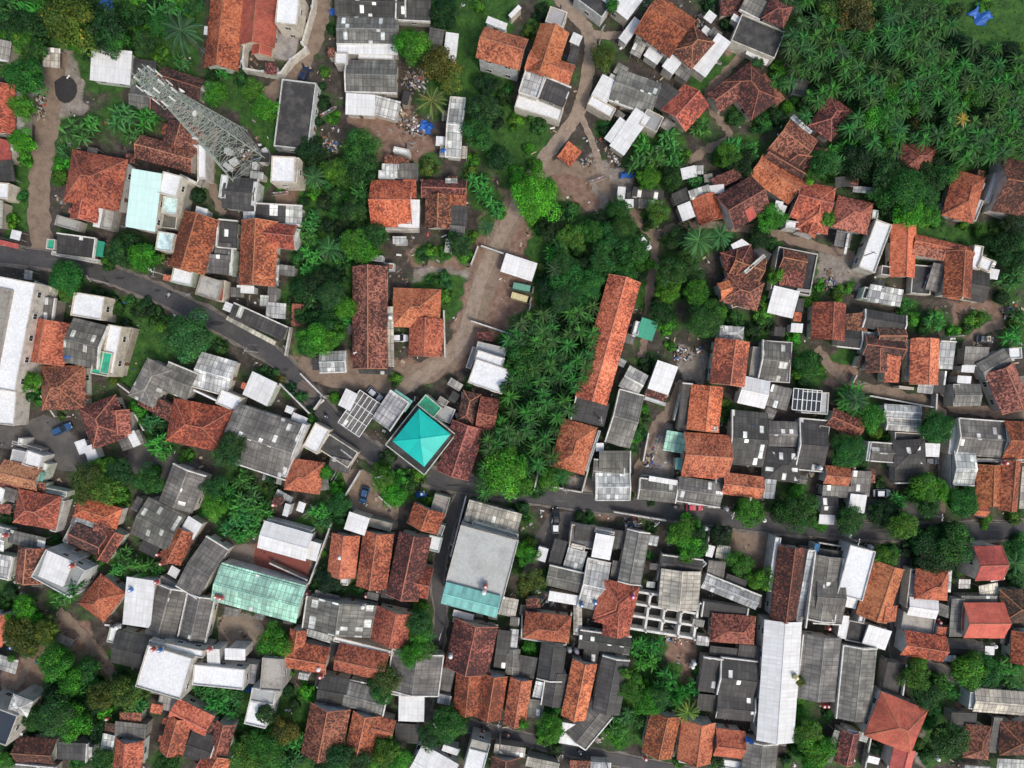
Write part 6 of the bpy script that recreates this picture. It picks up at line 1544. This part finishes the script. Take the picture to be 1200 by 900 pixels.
for q in ((1152, 15, 4.2, 4.5, -45), (1120, 52, 1.6, 1.6, 20), (120, 10, 3, 6, 75), (500, 148, 2.6, 3, -30), (735, 204, 1.4, 3.4, 5), (494, 580, 1.4, 2.4, 0), (880, 499, 1.2, 1.8, 0, .5), (13, 758, 1.3, 1.6, 40), (906, 726, 1.6, 2.6, -15, .4), (878, 869, 1.2, 1.8, -20), (1192, 262, 1.8, 2.2, 0), (390, 12, 1.6, 1.8, 20, .9), (520, 176, 1.0, 1.4, 0), (592, 404, 1.2, 1.2, 0, .6), (78, 418, 1.0, 1.4, 0, .3), (293, 809, 1.2, 1.4, 0)): tarp(*q)
# laundry lines strung in yards: posts, cord and cloths
LAU = [(0.7, 0.7, 0.72), (0.5, 0.1, 0.1), (0.08, 0.15, 0.4), (0.6, 0.55, 0.4), (0.1, 0.3, 0.25), (0.6, 0.3, 0.4)]
def laundry(x, y, rz):
    q = W(x, y, 1.0); q.z = 0.02; r_ = root('clothes_line', q, R(rz)); b = MB(); b.box((-2, 0, .95), (.07, .07, 1.9)); b.build('post', M_BARK, r_); b = MB(); b.box((2, 0, .95), (.07, .07, 1.9)); b.build('post', M_BARK, r_)
    for k in (-.35, .35):
        b = MB(); b.bar((-2, k, 1.85), (2, k, 1.85), .03); b.build('cord', M_WHITE, r_)
    for i in range(7):
        b = MB(); xx = -1.6+i*.52; b.poly([(xx-.22, .35, 1.86), (xx+.22, .35, 1.86), (xx+.24, .75, 1.0), (xx-.2, .72, 1.02)]); b.poly([(xx-.2, .33, 1.05), (xx+.24, .31, 1.0), (xx+.22, .35, 1.86), (xx-.22, .35, 1.86)]); b.build('cloth', M_TANK, r_, None, LAU[(i*5+int(x)) % 6])
    reg(r_, x, y, 'clothes line hung with washing', 'clothes line', 'clothes lines in the yards')
for q in ((470, 195, 80), (385, 133, 30), (1025, 318, 10), (330, 228, 5), (845, 400, 90), (1085, 330, 70), (700, 212, 20), (365, 600, 35), (1005, 452, 10), (640, 700, 50), (395, 555, 60), (770, 520, 70)): laundry(*q)

# ---------------- labels: each tells one thing from its look and its place ----------------
ORD = ['', 'second', 'third', 'fourth', 'fifth', 'sixth', 'seventh', 'eighth', 'ninth', 'tenth', 'eleventh', 'twelfth', 'thirteenth', 'fourteenth', 'fifteenth', 'sixteenth', 'seventeenth', 'eighteenth', 'nineteenth', 'twentieth']
LMX = [(x, y, ph) for x, y, ph, own, kd in LM]+[(240, 130, 'the lattice mast'), (630, 236, 'the vivid lime tree'), (1152, 15, 'the big blue tarpaulin'), (225, 390, 'the big road bend tree')]
byk = {}
for T in THINGS:
    o, px, py, look, own = T
    if own: o['label'] = own; continue
    L_ = min(LMX, key=lambda l: math.hypot(l[0]-px, l[1]-py)); dx, dy = px-L_[0], py-L_[1]; D_ = math.hypot(dx, dy)
    a = math.degrees(math.atan2(-dy, dx)) % 360
    dn = 'at' if D_ < 8 else ['right of', 'above right of', 'above', 'above left of', 'left of', 'below left of', 'below', 'below right of'][int(((a+22.5) % 360)//45)]
    byk.setdefault((look, dn, L_[2]), []).append((D_, T))
for (look, dn, ph), lst in byk.items():
    lst.sort(key=lambda q: q[0])
    for i, (D_, T) in enumerate(lst):
        T[0]['label'] = f"{look}, {dn} {ph}" if len(lst) == 1 else f"{look}, {(ORD[i]+' ') if i else ''}nearest {dn} {ph}"
